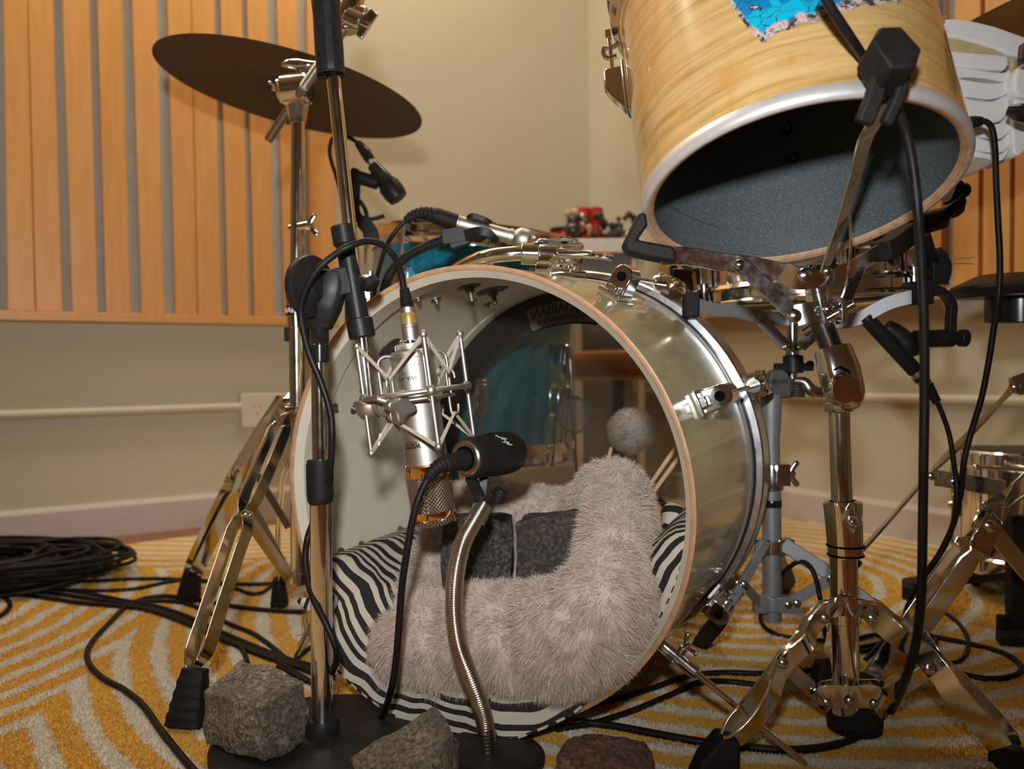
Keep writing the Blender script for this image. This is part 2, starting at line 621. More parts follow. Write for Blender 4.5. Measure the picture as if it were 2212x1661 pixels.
bluem = blue_sparkle()
bronze = NT('aged_bronze')
_c = bronze.co()
bronze.base(bronze.ramp(bronze.noise(bronze.map(_c, (1, 1, 1)), 30, 5), [(.3, (.018, .010, .006)), (.7, (.032, .018, .010))]), .48, .55)
bronze.bump(bronze.n('ShaderNodeTexWave', {'Vector': _c, 'Scale': 90, 'Distortion': 1.0}, wave_type='RINGS', rings_direction='Z').outputs[1], .12, .0006)
bronze = bronze.m
darkbronze = plain('dark_bronze', (.035, .030, .018), .40, .7, .2)
foam = plain('white_foam', (.83, .84, .85), .8, 0, .03, 40, .25, 500)
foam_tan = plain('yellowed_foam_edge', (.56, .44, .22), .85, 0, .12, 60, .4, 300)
plate_white = plain('switch_plate_plastic', (.62, .55, .43), .4, 0, .03)


def grille_mat():
    q = NT('mic_grille_mesh'); u = q.n('ShaderNodeUVMap').outputs[0]
    k = 1 / .0030
    def bandw(ax, ay):
        sp = q.n('ShaderNodeSeparateXYZ', {0: u})
        t = q.math('ADD', q.math('MULTIPLY', sp.outputs[0], ax * k), q.math('MULTIPLY', sp.outputs[1], ay * k))
        return q.math('ABSOLUTE', q.math('SUBTRACT', q.math('FRACT', t), .5))
    w1, w2 = bandw(.7, .7), bandw(.7, -.7)
    mx = q.math('MAXIMUM', w1, w2)
    wire = q.ramp(mx, [(.32, BLK), (.40, WHT)])
    q.base(q.mix(wire, (.035, .018, .010), (.80, .70, .60)), .25, q.math('MULTIPLY', wire, 1.0))
    q.bump(mx, 1.0, .002)
    return q.m


grillem = grille_mat()

# ---------------------------------------------------------------- the room
# left wall and right wall meet in a corner behind the drums
AL = math.radians(57.5)
DL = V((math.sin(AL), math.cos(AL), 0))             # along the left wall, towards the corner
DR_ = V((math.cos(AL), -math.sin(AL), 0))           # along the right wall, away from the corner
CORNER = V((.300, 3.13, 0))
NL, NR = DR_.copy(), -DL                            # into the room
ZV = V((0, 0, 1))
RX, RY, RZ = 4.6, 5.2, 2.6                          # lengths of the two walls, height


def wl(t, z, off=0.0):      # a point of the left wall: t metres from the corner
    return CORNER - DL * t + ZV * z + NL * off


def wr(t, z, off=0.0):
    return CORNER + DR_ * t + ZV * z + NR * off


def wl_px(x, y, off=0.0):
    p = plane_hit(x, y, CORNER + NL * off, NL)
    return (CORNER - p).dot(DL), p.z


def wr_px(x, y, off=0.0):
    p = plane_hit(x, y, CORNER + NR * off, NR)
    return (p - CORNER).dot(DR_), p.z


def slab(name, a, b, c, n, th, mat, kind='structure', parent=None):
    d = a + (c - b)
    m = MB(); m.poly([a, b, c, d], n, th)
    return m.obj(name, mat, parent, kind=kind)


FLZ = -.0045
FARC = CORNER - DL * RX + DR_ * RY
darkwall = plain('brown_grey_back_wall', (.32, .265, .20), .9)
slab('wall_left', wl(-.1, FLZ, -.05), wl(RX, FLZ, -.05), wl(RX, RZ, -.05), NL, .1, wallm)
slab('wall_right', wr(-.1, FLZ, -.05), wr(RY, FLZ, -.05), wr(RY, RZ, -.05), NR, .1, wallm)
slab('wall_front', wl(RX, FLZ) - DL * .05, FARC - DL * .05 + ZV * FLZ, FARC - DL * .05 + ZV * RZ, DL, .1, darkwall)
slab('wall_back', wr(RY, FLZ) + DR_ * .05, FARC + DR_ * .05 + ZV * FLZ, FARC + DR_ * .05 + ZV * RZ, DR_, .1, darkwall)
slab('floor', wl(-.1, FLZ - .05, -.1), wl(RX, FLZ - .05, -.1), FARC + ZV * (FLZ - .05), ZV, .1, floorm)
slab('ceiling', wl(-.1, RZ + .05, -.1), wl(RX, RZ + .05, -.1), FARC + ZV * (RZ + .05), ZV, .1, ceilm)
for nm, f, L in (('baseboard_left', wl, RX), ('baseboard_right', wr, RY)):
    prof = [(0, FLZ), (.016, FLZ), (.016, .076), (.010, .086), (0, .088)]
    q = MB(); A = [f(0, z, o) for o, z in prof]; B = [f(L, z, o) for o, z in prof]; k = len(prof)
    q.add(A + B, [(i, (i + 1) % k, k + (i + 1) % k, k + i) for i in range(k)] + [tuple(range(k)), tuple(range(2 * k - 1, k - 1, -1))])
    q.obj(nm, trimm, kind='structure', sharp=30)
# conduits along both walls
for nm, f, L0, L1, z in (('trim_1', wl, wl_px(518, 884)[0], RX, .333), ('trim_2', wr, .10, RY, .350)):
    m = MB(); n = NL if f is wl else NR
    m.tube([f(L0, z, .013), f(L1, z, .013)], .0125, 12)
    m.obj(nm, condm, kind='structure')

# the slatted acoustic panels: each board and each open strip between boards
def slat_panel(name, label, f, fpx, gaps, t_lo, t_hi, zb, n):
    base = f((t_lo + t_hi) / 2, zb, 0)
    t = T(name, label, 'acoustic panel', base)
    zt = 2.25
    m = MB(); m.poly([f(t_lo, zb, .012), f(t_hi, zb, .012), f(t_hi, zt, .012), f(t_lo, zt, .012)], n, .024)
    m.obj('backing', backing, t)
    m = MB(); m.poly([f(t_lo, zb, .036), f(t_hi, zb, .036), f(t_hi, zb + .024, .036), f(t_lo, zb + .024, .036)], n, .044)
    m.obj('bottom_rail', panelm, t, bevel=.002)
    edges = []
    for (xt, yt, xb, yb, wt, wb) in gaps:
        a, za = fpx(xt, yt, .05); b, zb_ = fpx(xb, yb, .05)
        k = (a - b) / (za - zb_)
        wa = abs(fpx(xt + wt / 2, yt, .05)[0] - fpx(xt - wt / 2, yt, .05)[0])
        edges.append((b + (zb + .024 - zb_) * k, b + (zt - zb_) * k, wa / 2))
    edges.sort()
    lo = [(t_lo, t_lo, 0)] + edges; hi = edges + [(t_hi, t_hi, 0)]
    for (b0, t0, w0), (b1, t1, w1) in zip(lo, hi):
        m = MB()
        m.poly([f(b0 + w0, zb + .0255, .036), f(b1 - w1, zb + .0255, .036), f(t1 - w1, zt, .036), f(t0 + w0, zt, .036)], n, .022)
        m.obj('slat', panelm, t, bevel=.0015)
    return t


GL = [(-2, 20, 6, 660, 20, 14)]
for xt, xb, w in ((125, 145, 20), (202, 220, 17), (275, 293.5, 22), (351, 367, 23), (471, 486, 12), (529, 544, 11), (589, 604, 21), (654, 662, 21)):
    GL.append((xt, 0, xb, 640, w, w))
GL += [(60, 0, 76, 640, 1.2, 1.2), (414, 0, 427, 640, 1.2, 1.2)]
GL += [(x, 0, x + 24, 640, w, w) for x, w in ((-90, 22), (-190, 20), (-270, 24), (-380, 22), (-500, 24))]
zbL = wl_px(300, 697, .05)[1]
slat_panel('acoustic_panel', 'long birch slatted acoustic panel on the wall behind the left cymbal', wl, wl_px, GL, wl_px(723, 345, .05)[0], 3.4, zbL, NL)
GR = [(x + 2, 350, x, 560, w, w) for x, w in ((2044, 24), (2116, 9), (2184, 9), (2262, 20), (2340, 22), (2430, 12), (1955, 9), (1890, 9), (1815, 18), (1740, 18), (1660, 10), (1600, 10), (1530, 18))]
zbR = wr_px(2030, 648, .05)[1]
slat_panel('acoustic_panel', 'birch slatted acoustic panel on the right wall behind the snare drum', wr, wr_px, GR, wr_px(1423, 600, .05)[0], 2.6, zbR, NR)

# power point at the end of the left conduit
a, z0 = wl_px(516, 850); b, z1 = wl_px(632, 918)
t = T('power_point', 'cream double power point on the left wall at the end of the conduit', 'power outlet', wl((a + b) / 2, (z0 + z1) / 2, 0))
m = MB(); m.poly([wl(a, z1, .011), wl(b, z1, .011), wl(b, z0, .011), wl(a, z0, .011)], NL, .022); m.obj('plate', plate_white, t, bevel=.004)
for cx in (552, 605):
    m = MB()
    for dx, dy, rot in ((-7, -6, .5), (7, -6, -.5), (0, 9, 0)):
        tt, zz = wl_px(cx + dx, 884 + dy)
        d = (DL * math.sin(rot) + ZV * math.cos(rot)) * .0042
        m.box(wl(tt, zz, .0222), d, d.cross(NL).normalized() * .0011, NL * .0006)
    m.obj('socket', plain('socket_slot', (.10, .08, .06), .6), t)

# ceiling lamps that give the warm light
for (lx, ly, la), lb in zip(CEIL, ('above the left end of the long panel', 'above the cymbal near the corner', 'above the snare drum')):
    t = T('ceiling_lamp', 'long flat lamp under the ceiling ' + lb, 'ceiling lamp', V((lx, ly, RZ)))
    lu = V((math.sin(math.radians(la)), math.cos(math.radians(la)), 0))
    m = MB(); m.box(V((lx, ly, RZ - .03)), lu * .47, lu.cross(ZV) * .17, V((0, 0, .03))); m.obj('housing', ceilm, t, bevel=.004)

# the carpet
CARPET_EYES = [(.45, 1.72, 0), (-1.5, 1.45, -.28), (-.75, 2.95, .02), (2.0, .4, -.25)]
carpetm = carpet_mat()
e0, e1 = FL(192, 1186), FL(621, 1130)
du = (e1 - e0).normalized(); dn = V((du.y, -du.x, 0))
K = e1 + du * ((V((0, 0, 0)) + CORNER - e1).dot(DL) - .018) / du.dot(DL)
m = MB()
c0, c1, c2, c3 = K, K - du * 3.6, K - du * 3.6 + dn * 2.08, K + dn * 2.08
nx = 40
def rug_edge(a, b, n):
    return [a.lerp(b, i / n) + V((random.uniform(-.004, .004), random.uniform(-.004, .004), 0)) for i in range(n)]
ring = rug_edge(c0, c1, nx) + rug_edge(c1, c2, nx) + rug_edge(c2, c3, nx) + rug_edge(c3, c0, nx)
m.poly([p + ZV * (-.0020) for p in ring], ZV, .004)
carpet_o = tag(m.obj('carpet', carpetm, sharp=60), 'yellow carpet woven with cream curved stripes under the drum kit', 'carpet')

# woollen pile standing up on the near part of the carpet
_rng = np.random.default_rng(21)
_n = 230000
_d = .80 + 1.15 * _rng.random(_n) ** 1.25
_x = (_rng.random(_n) * 1.34 - .66) * _d
_p = np.stack([_x, _d, np.zeros(_n)], 1)
_h = np.stack([_rng.normal(0, .0018, _n), _rng.normal(0, .0018, _n), _rng.uniform(.0022, .0045, _n)], 1)
_w = _rng.normal(0, 1, (_n, 3)) * np.array([1, 1, 0]); _w = _w / np.linalg.norm(_w, axis=1)[:, None] * .0008
_v = np.stack([_p - _w, _p + _w, _p + _h], 1).reshape(-1, 3)
_me = bpy.data.meshes.new('pile')
_me.vertices.add(_n * 3); _me.vertices.foreach_set('co', _v.astype(np.float32).reshape(-1))
_me.loops.add(_n * 3); _me.loops.foreach_set('vertex_index', np.arange(_n * 3, dtype=np.int32))
_me.polygons.add(_n); _me.polygons.foreach_set('loop_start', np.arange(0, _n * 3, 3, dtype=np.int32))
_me.update(calc_edges=True); _me.validate(); _me.materials.append(carpetm)
_o = bpy.data.objects.new('pile', _me); COL.objects.link(_o); _o.parent = carpet_o; _o['kind'] = 'stuff'

# ---------------------------------------------------------------- bass drum
BO = CW(-.0535, 1.0125, -.1365)
_az, _el = .470, .0565
BA = (RT * (math.cos(_el) * math.sin(_az)) + FW * (math.cos(_el) * math.cos(_az)) + UP * math.sin(_el)).normalized()
BU = BA.cross(UP).normalized()                      # to the right and towards the camera
BV = BU.cross(BA).normalized()                      # up
BR, BL = .280, .352


def bd(t, s, r):                                    # a point of the drum: angle, depth, radius
    return BO + BA * s + (BU * math.cos(t) + BV * math.sin(t)) * r


def bt(p):
    q = p - BO
    return math.atan2(q.dot(BV), q.dot(BU))


bass = T('bass_drum', 'cream lacquered bass drum with its front head removed, lying on the yellow carpet', 'drum', bd(-pi / 2, .2, .293))
m = MB(); m.lathe(BO, BA, [(BR, .0005), (BR, BL)], 160, BU)
m.obj('shell', bassm, bass, label='cream olive lacquered outer shell with scratches')
m = MB(); m.lathe(BO, BA, [(.2795, .003), (BR + .0002, -.0008), (.2765, -.0022), (.2735, .0008)], 160, BU)
m.obj('bearing_edge', edgewood, bass, label='brown wooden bearing edge', sharp=70)
m = MB(); m.lathe(BO, BA, [(.2737, .0006), (.2655, .011), (.2655, .048), (.2690, .050), (.2690, BL - .030), (.2672, BL - .028), (.2672, BL - .004)], 160, BU)
m.obj('shell_lining', creamin, bass, label='painted cream inside of the shell', sharp=30)
# shell end without wrap, rubber strip, metal hoop, rim
m = MB(); m.lathe(BO, BA, [(.2800, BL - .062), (.2812, BL - .061), (.2812, BL - .042), (.2800, BL - .041)], 160, BU)
m.obj('bare_band', plain('bare_aluminium', (.50, .51, .50), .4, .6, .06), bass)
m = MB(); m.lathe(BO, BA, [(.2800, BL - .043), (.2836, BL - .042), (.2836, BL - .036), (.2800, BL - .035)], 160, BU)
m.obj('head_collar', blackgloss, bass)
m = MB(); m.lathe(BO, BA, [(.2815, BL - .036), (.2915, BL - .035), (.2935, BL - .032), (.2935, BL + .004), (.2905, BL + .006), (.2815, BL + .006)], 160, BU, wrap=True)
m.obj('rear_hoop', brushed, bass, label='brushed silver rear hoop', sharp=30)
m = MB(); m.lathe(BO, BA, [(.2815, BL + .006), (.2935, BL + .0055), (.2945, BL + .008), (.2935, BL + .0115), (.2815, BL + .012)], 160, BU, wrap=True)
m.obj('hoop_edge', plain('olive_edge', (.20, .165, .08), .3, .2), bass)
# rear head: film, black muffling ring, oval patch, printed label
HO = BO + BA * (BL - .004)
def hp(x, y, off=0.0):
    return plane_hit(x, y, HO - BA * off, BA)
def disc(mb, o, r0, r1, n=96, th=.0004):
    mb.lathe(o, BA, [(r0, 0), (r1, 0)] if r0 > 0 else [(0, 0), (r1, 0)], n, BU)
m = MB(); disc(m, HO, 0, .2672); head = m.obj('batter_head', headm, bass, label='smoky transparent rear head')
m = MB(); disc(m, HO - BA * .0012, .222, .2668); m.obj('muffling_ring', plain('black_head_ring', (.013, .010, .010), .35), head)
PC = hp(1240, 896, .0015)
m = MB(); disc(m, PC, 0, .0305, 48); m.obj('impact_patch', patchm, head)
m = MB()
for r in (.0262, .0286):
    m.lathe(PC - BA * .0008, BA, [(r, 0), (r + .0009, 0)], 56, BU)
m.lathe(PC - BA * .0010 + BV * .0272, BA, [(.0001, 0), (.0001, 0)], 4, BU)
ov = lambda k: [PC - BA * .0012 + BV * (.0268 + .0040 * k * math.sin(q * pi / 14)) + BU * (.0110 * k * math.cos(q * pi / 14)) for q in range(28)]
o1, o2 = ov(1.0), ov(.80)
m.add(o1 + o2, [(i, (i + 1) % 28, 28 + (i + 1) % 28, 28 + i) for i in range(28)])
m.text('EVANS', .0056, lambda x, y: PC - BA * .0013 + BV * (.0268 + y) - BU * x, bold=.0001)
for i, ch in enumerate('MADE IN USA'):
    th = -pi / 2 - (i - 5) * .085
    rad = BU * math.cos(th) + BV * math.sin(th)
    m.text(ch, .0026, lambda x, y, rad=rad: PC - BA * .0013 + rad * (.0274 - y) - (BA.cross(rad)) * x)
m.obj('patch_print', black_ink, head)
# label printed on the ring, seen from behind (mirrored)
lt0, lt1 = bt(hp(1137, 688)), bt(hp(1294, 676))
lr = [(hp(1141, 672) - HO).length, (hp(1150, 712) - HO).length]
rA, rB = .2505, .2125
LC = (lt0 + lt1) / 2
def onring(x, y, off=.0022):                        # x along the ring (mirrored), y outwards
    rad = (rA + rB) / 2 + y
    th = LC + x / ((rA + rB) / 2)
    return HO - BA * off + (BU * math.cos(th) + BV * math.sin(th)) * rad
hw = (lt0 - lt1) / 2 * (rA + rB) / 2; hh = (rA - rB) / 2
def arcstrip(mb, x0, x1, y0, y1, off):
    n = 16
    a = [onring(x0 + (x1 - x0) * i / n, y0, off) for i in range(n + 1)]; b = [onring(x0 + (x1 - x0) * i / n, y1, off) for i in range(n + 1)]
    mb.add(a + b, [(i, i + 1, n + 2 + i, n + 1 + i) for i in range(n)])
m = MB(); arcstrip(m, -hw, hw, -hh, hh, .0020); m.obj('label_field', plain('grey_print', (.15, .14, .135), .5), head)
m = MB()
for q in ((-hw, hw, -hh, -hh + .0038), (-hw, hw, hh - .0012, hh), (-hw, -hw + .0035, -hh, hh), (hw - .0035, hw, -hh, hh)):
    arcstrip(m, *q, .0026)
m.text('AQUARIAN', .0190, lambda x, y: onring(x * 1.06, y * 1.1 + .0076, .0028), bold=.0007)
m.text('PERFORMANCE II', .0108, lambda x, y: onring(x * 1.06, y * 1.1 - .0074, .0028), bold=.0003)
m.obj('label_print', black_ink, head)

# screws and washers inside the shell
def inner(x, y, R=.2690):
    p, n, s = cyl_hit(x, y, BO, BA, R, True)
    return p, -n
for (x, y, r) in ((720, 882, .0085), (765, 883, .0085), (738, 1195, .0085), (782, 1180, .0085), (866, 1147, .0085), (901, 639, .008), (941, 646, .008), (1018, 652, .008), (1052, 656, .008)):
    p, n = inner(x, y)
    m = MB(); m.lathe(p - n * .001, n, [(r, 0), (r, .0022), (r * .8, .0026), (r * .55, .0020)], 20)
    m.lathe(p, n, [(r * .52, .0), (r * .52, .0048), (r * .3, .0056), (r * .3, .0075), (0, .0078)], 10)
    m.obj('lug_screw', steel, bass)
for (x, y, r) in ((1013, 618, .0165), (1063, 626, .024), (842, 752, .020)):
    p, n = inner(x, y)
    m = MB(); m.lathe(p - n * .001, n, [(r, 0), (r, .003), (0, .003)], 28)
    if x > 900:
        m.lathe(p, n, [(.0075, .002), (.0075, .009), (0, .009)], 6)
        m.lathe(p, n, [(.0035, .002), (.0035, .022), (0, .022)], 12)
    m.obj('mount_washer', plain('dull_steel', (.16, .15, .14), .5, .8), bass, bevel=.0006)

# lugs with claws and T-rods on the outside
def lug(x, y, hole=True):
    p, n, s = cyl_hit(x, y, BO, BA, BR)
    tg = n.cross(BA).normalized()
    m = MB()
    m.box(p + n * .0035, tg * .0165, BA * .032, n * .0035)
    m.box(p + n * .0150, tg * .0135, BA * .018, n * .0150)
    m.lathe(p + n * .0290, BA, [(0, -.018), (.0135, -.018), (.0135, .018), (0, .018)], 18, n)
    m.box(p + n * .0085 - BA * .023, tg * .0065, BA * .007, n * .006); m.box(p + n * .0085 + BA * .023, tg * .0065, BA * .007, n * .006)
    o = m.obj('lug', chrome, bass, bevel=.0016)
    q = MB(); c = p + n * .0275
    q.lathe(c - BA * .0184, BA, [(0, -.0002), (.0062, -.0002), (.0062, .0)], 18)
    q.obj('lug_socket', darkm, o)
    t = math.atan2((p - BO).dot(BV), (p - BO).dot(BU))
    # T-rod and claw on the hoop
    a = bd(t, s + .012, BR + .0275); b = bd(t, BL + .046, BR + .0275)
    m = MB(); m.cyl(a, b, .0032, n=12)
    m.wing(b - BA * .002, BA, tg, .011)
    m.obj('tension_rod', chrome, bass)
    m = MB()
    for k in range(-2, 3):
        path = [bd(t, BL - .052, BR + .0200), bd(t, BL - .030, BR + .0330), bd(t, BL + .004, BR + .0345), bd(t, BL + .026, BR + .0250), bd(t, BL + .030, BR + .006)]
        sh = tg * (k * .0068)
        m.tube([q + sh for q in path], [.0042, .0052, .0052, .0048, .004], 8, sm=4)
    m.cyl(bd(t, BL - .056, BR + .0275), bd(t, BL + .020, BR + .0275), .0120, .0100, 18, .002)
    m.obj('hoop_claw', chrome, bass)
for q in ((1331, 640), (1516, 872), (1524, 1290)):
    lug(*q)
for t in (2.4, 3.3, 4.1):                            # the same hardware on the far side
    p = bd(t, .115, BR + .02)
    n = (p - BO - BA * .115).normalized(); tg = n.cross(BA)
    m = MB(); m.box(p - n * .0165, tg * .013, BA * .024, n * .0035); m.box(p - n * .0065, tg * .012, BA * .0135, n * .0135)
    m.obj('lug', chrome, bass, bevel=.0016)

# tom holder on top of the shell
p, n, s = cyl_hit(1226, 589, BO, BA, BR)
tg = n.cross(BA).normalized()
m = MB()
m.box(p + n * .003, tg * .016, BA * .028, n * .003)
m.box(p + n * .016, tg * .013, BA * .016, n * .015)
m.cyl(p + n * .021 - BA * .0175, p + n * .021 - BA * .0155, .0085, n=18)
for k in (-.018, -.009, .009, .018):
    m.box(p + n * .007 + tg * k - BA * .018, tg * .0028, BA * .008, n * .003)
hold = m.obj('tom_holder', chrome, bass, bevel=.002)
q = MB(); q.box(p + n * .021 - BA * .0178, tg * .0065, BA * .0004, n * .0010); q.obj('screw_slot', darkm, hold)
d0 = 1.075
m = MB(); m.tube(PP((985, 585, d0 + .05), (1012, 568, d0 + .03), (1050, 555, d0 + .01), (1095, 549, d0), (1140, 547, d0), (1175, 549, d0)), .0098, 16, sm=6)
m.obj('holder_tube', chrome, hold)
m = MB()
m.cyl(P(1126, 548, d0), P(1164, 549, d0), .0142, n=28, ch=.001)
m.strap(PP((1150, 531, d0), (1165, 524, d0), (1200, 522, d0 - .005), (1249, 520, d0 - .01)), FW, .022, .0030, 4)
m.strap(PP((1160, 540, d0), (1172, 531, d0), (1215, 531, d0 - .005), (1255, 529, d0 - .01)), FW, .020, .0026, 4)
for x in (1172, 1220):
    m.ball(P(x, 521, d0 - .004), .0085, .45, n=16)
m.cyl(P(1168, 547, d0), P(1206, 548, d0 - .005), .0125, n=26, ch=.001)
m.cyl(P(1166, 562, d0 - .01), P(1196, 563, d0 - .015), .0100, n=22, ch=.001)
m.cyl(P(1158, 580, d0 - .01), P(1190, 582, d0 - .015), .0085, n=18, ch=.001)
m.obj('holder_clamp', chrome, hold, bevel=.0008)
m = MB(); m.tube(PP((1205, 547, d0 - .005), (1250, 549, d0 - .01), (1282, 550, d0 - .01), (1300, 552, d0 + .01), (1318, 556, d0 + .05)), .0052, 12, sm=5)
m.obj('holder_rod', chrome, hold)

# right spur
p, n, s = cyl_hit(1452, 1410, BO, BA, BR)
tip = FL(1740, 1650, .004)
hd = P(1452, 1410, (p - EYE).dot(FW) - .005)
dr = (tip - hd).normalized()
m = MB(); m.cyl(hd - dr * .012, tip, .0040, .0034, 12); m.cyl(tip - dr * .006, tip + dr * .002, .0034, .001, 10)
m.obj('spur_leg', chrome, bass)
m = MB(); m.cyl(hd - dr * .022, hd + dr * .034, .0085, n=18, ch=.001)
m.box(hd - n * .004, BA * .018, dr * .012, n * .005)
wp = P(1478, 1398, (hd - EYE).dot(FW) - .006)
m.cyl(hd + dr * .008, wp, .005, n=12)
m.wing(wp, (wp - hd), UP * .9 + RT * .4, .010)
m.obj('spur_bracket', chrome_old, bass, bevel=.0015)
tipL = FL(600, 1420, .004)
m = MB(); hL = bd(pi + .35, .10, BR + .012); m.cyl(hL, FL(640, 1420, .004), .004, n=10); m.cyl(hL - ZV * .0 + BA * -.02, hL + BA * .02, .010, n=14)
m.obj('spur_leg', chrome, bass)

# ---------------------------------------------------------------- zebra cushion and plush bed in the drum
def zebra_cushion():
    nt, ns = 90, 26
    t0, t1 = math.radians(203), math.radians(360 - 1)
    outer, inn = [], []
    rnd = random.Random(3)
    for i in range(nt + 1):
        a = i / nt
        t = t0 + (t1 - t0) * a
        for j in range(ns + 1):
            b = j / ns
            lo = -.055 + .085 * min(1, max(0, (a - .52) / .2)) + .072 * max(0, 1 - a / .16)
            hi = .225
            # the left upper edge slopes down towards the front
            s = lo + (hi - lo) * b
            prof = (max(0.0, 1 - abs(2 * a - 1) ** 7) ** .5) * (max(0.0, 1 - abs(2 * b - 1) ** 5) ** .5)
            side = abs(2 * a - 1)
            th = (.018 + .055 * (1 if a < .5 else .62)) * prof
            nz = noise.noise(V((a * 9, b * 3.0, 1.3)))
            th *= 1 + .32 * nz + .12 * noise.noise(V((a * 26, b * 8, 4)))
            ro = .2640
            if s < .012:
                ro = .2640 + min(.013, (.012 - s) * .6)
            tt = t - (.10 * (1 - b) * max(0, a * 5 - 4))
            outer.append(bd(tt, s, ro)); inn.append(bd(tt, s, ro - .003 - th))
    for q in outer + inn:
        if q.z < .012:
            q.z = .012 + (q.z - .012) * .1
    N = len(outer); k = ns + 1
    ARC = []
    for i in range(nt + 1):
        run = 0.0
        for j in range(k):
            if j:
                run += (inn[i * k + j] - inn[i * k + j - 1]).length
            ARC.append(run)
    mid = [ARC[i * k + k // 2] for i in range(nt + 1)]
    ARC = [ARC[q] - mid[q // k] for q in range(len(ARC))]
    m = MB(); fs = []; us = []
    for i in range(nt):
        for j in range(ns):
            c = [i * k + j, i * k + j + 1, (i + 1) * k + j + 1, (i + 1) * k + j]
            uv = [((i + di) / nt * .70, ARC[(i + di) * k + j + dj]) for di, dj in ((0, 0), (0, 1), (1, 1), (1, 0))]
            fs.append([N + q for q in c]); us.append(uv)
            fs.append(c[::-1]); us.append(uv[::-1])
    for i in range(nt):
        for j in (0, ns):
            c = [i * k + j, (i + 1) * k + j, N + (i + 1) * k + j, N + i * k + j]
            w4 = [(0, i / nt * .69), (0, (i + 1) / nt * .69), (.06, (i + 1) / nt * .69), (.06, i / nt * .69)]
            fs.append(c if j == 0 else c[::-1]); us.append(w4 if j == 0 else w4[::-1])
    for j in range(ns):
        for i in (0, nt):
            c = [i * k + j, i * k + j + 1, N + i * k + j + 1, N + i * k + j]
            w4 = [(i / nt * .7, j / ns * .28), (i / nt * .7, (j + 1) / ns * .28), (i / nt * .7 + .05, (j + 1) / ns * .28), (i / nt * .7 + .05, j / ns * .28)]
            fs.append(c[::-1] if i == 0 else c); us.append(w4[::-1] if i == 0 else w4)
    m.add(outer + inn, fs, us)
    return m


zc = T('zebra_cushion', 'zebra striped cushion lining the bottom of the bass drum under the plush bed', 'cushion', bd(-pi / 2, .0, .262))
zebra_cushion().obj('cover', zebram, zc, sharp=80)
m = MB()                                            # a rolled edge on the right
rl = PP((1446, 1098, 1.075), (1462, 1125, 1.06), (1468, 1160, 1.05), (1452, 1182, 1.05))
m.tube(rl, [.012, .021, .020, .010], 18, sm=6)
m.u = [[(a, a * .6 + b * .05) for a, b in f] for f in m.u]
m.obj('rolled_edge', zebram, zc)
m = MB()                                            # the corner sticking out on the left
ctr = [(742, 1318, 1.10, .004), (715, 1312, 1.09, .018), (690, 1308, 1.085, .0135), (664, 1303, 1.08, .0085), (643, 1297, 1.08, .002)]
pts = [P(*c[:3]) for c in ctr]
m.sweep(smooth(pts, 5), [(math.cos(q * pi / 8), .45 * math.sin(q * pi / 8)) for q in range(16)], UP, scale=interp([c[3] for c in ctr], 21))
m.u = [[(b * .05, a * 1.6) for a, b in f] for f in m.u]
m.obj('corner', zebram, zc)
m = MB()
for i in range(6):
    a = P(652 + i * 3, 1312, 1.082)
    m.tube([a, a + V((random.uniform(-.004, .004), 0, -.02)), a + V((random.uniform(-.01, .01), 0, -.035)), a + V((random.uniform(-.01, .01), 0, -.03 - .02 * random.random()))], .00035, 5, sm=4)
m.obj('loose_thread', plain('loose_thread_cotton', (.08, .06, .045), .8), zc)

BED = [(884, 1398, 1.07, .049), (935, 1392, 1.045, .060), (1005, 1386, 1.030, .068), (1090, 1382, 1.020, .068), (1180, 1376, .990, .068), (1248, 1350, .955, .067),
       (1296, 1298, .945, .059), (1325, 1222, .985, .048), (1332, 1130, 1.06, .045), (1320, 1072, 1.13, .050), (1268, 1108, 1.205, .046), (1180, 1120, 1.24, .044), (1080, 1110, 1.27, .050), (1000, 1118, 1.26, .048), (960, 1190, 1.21, .040), (915, 1300, 1.13, .042)]


def bed_mesh():
    c = smooth([P(*q[:3]) for q in BED], 9, True)
    n = len(c); R = []
    for i in range(len(BED)):
        for j in range(9):
            R.append(BED[i][3] * (1 - j / 9) + BED[(i + 1) % len(BED)][3] * j / 9)
    cen = sum(c, V()) / n
    vs = []; m = 30; fs = []
    pin = [.10, .235, .345, .43, .52, .60, .73, .86, .97]
    for i in range(n):
        t = (c[(i + 1) % n] - c[i - 1]).normalized()
        out = (c[i] - cen); out -= t * out.dot(t); out.z *= .3
        x = out.normalized(); y = t.cross(x).normalized()
        if y.z < 0:
            y = -y
        k = 1 - .10 * sum(math.exp(-((i / n - q) / .010) ** 2) for q in pin)
        for j in range(m):
            a = 2 * pi * j / m
            d = x * math.cos(a) + y * math.sin(a)
            p = c[i] + d * R[i] * k
            p += d * R[i] * (.11 * noise.noise(p * 17) + .06 * noise.noise(p * 40 + V((5, 0, 0))))
            vs.append(p)
    for i in range(n):
        for j in range(m):
            a, b = (i + 1) % n, (j + 1) % m
            fs.append((i * m + j, i * m + b, a * m + b, a * m + j))
    return vs, fs, cen


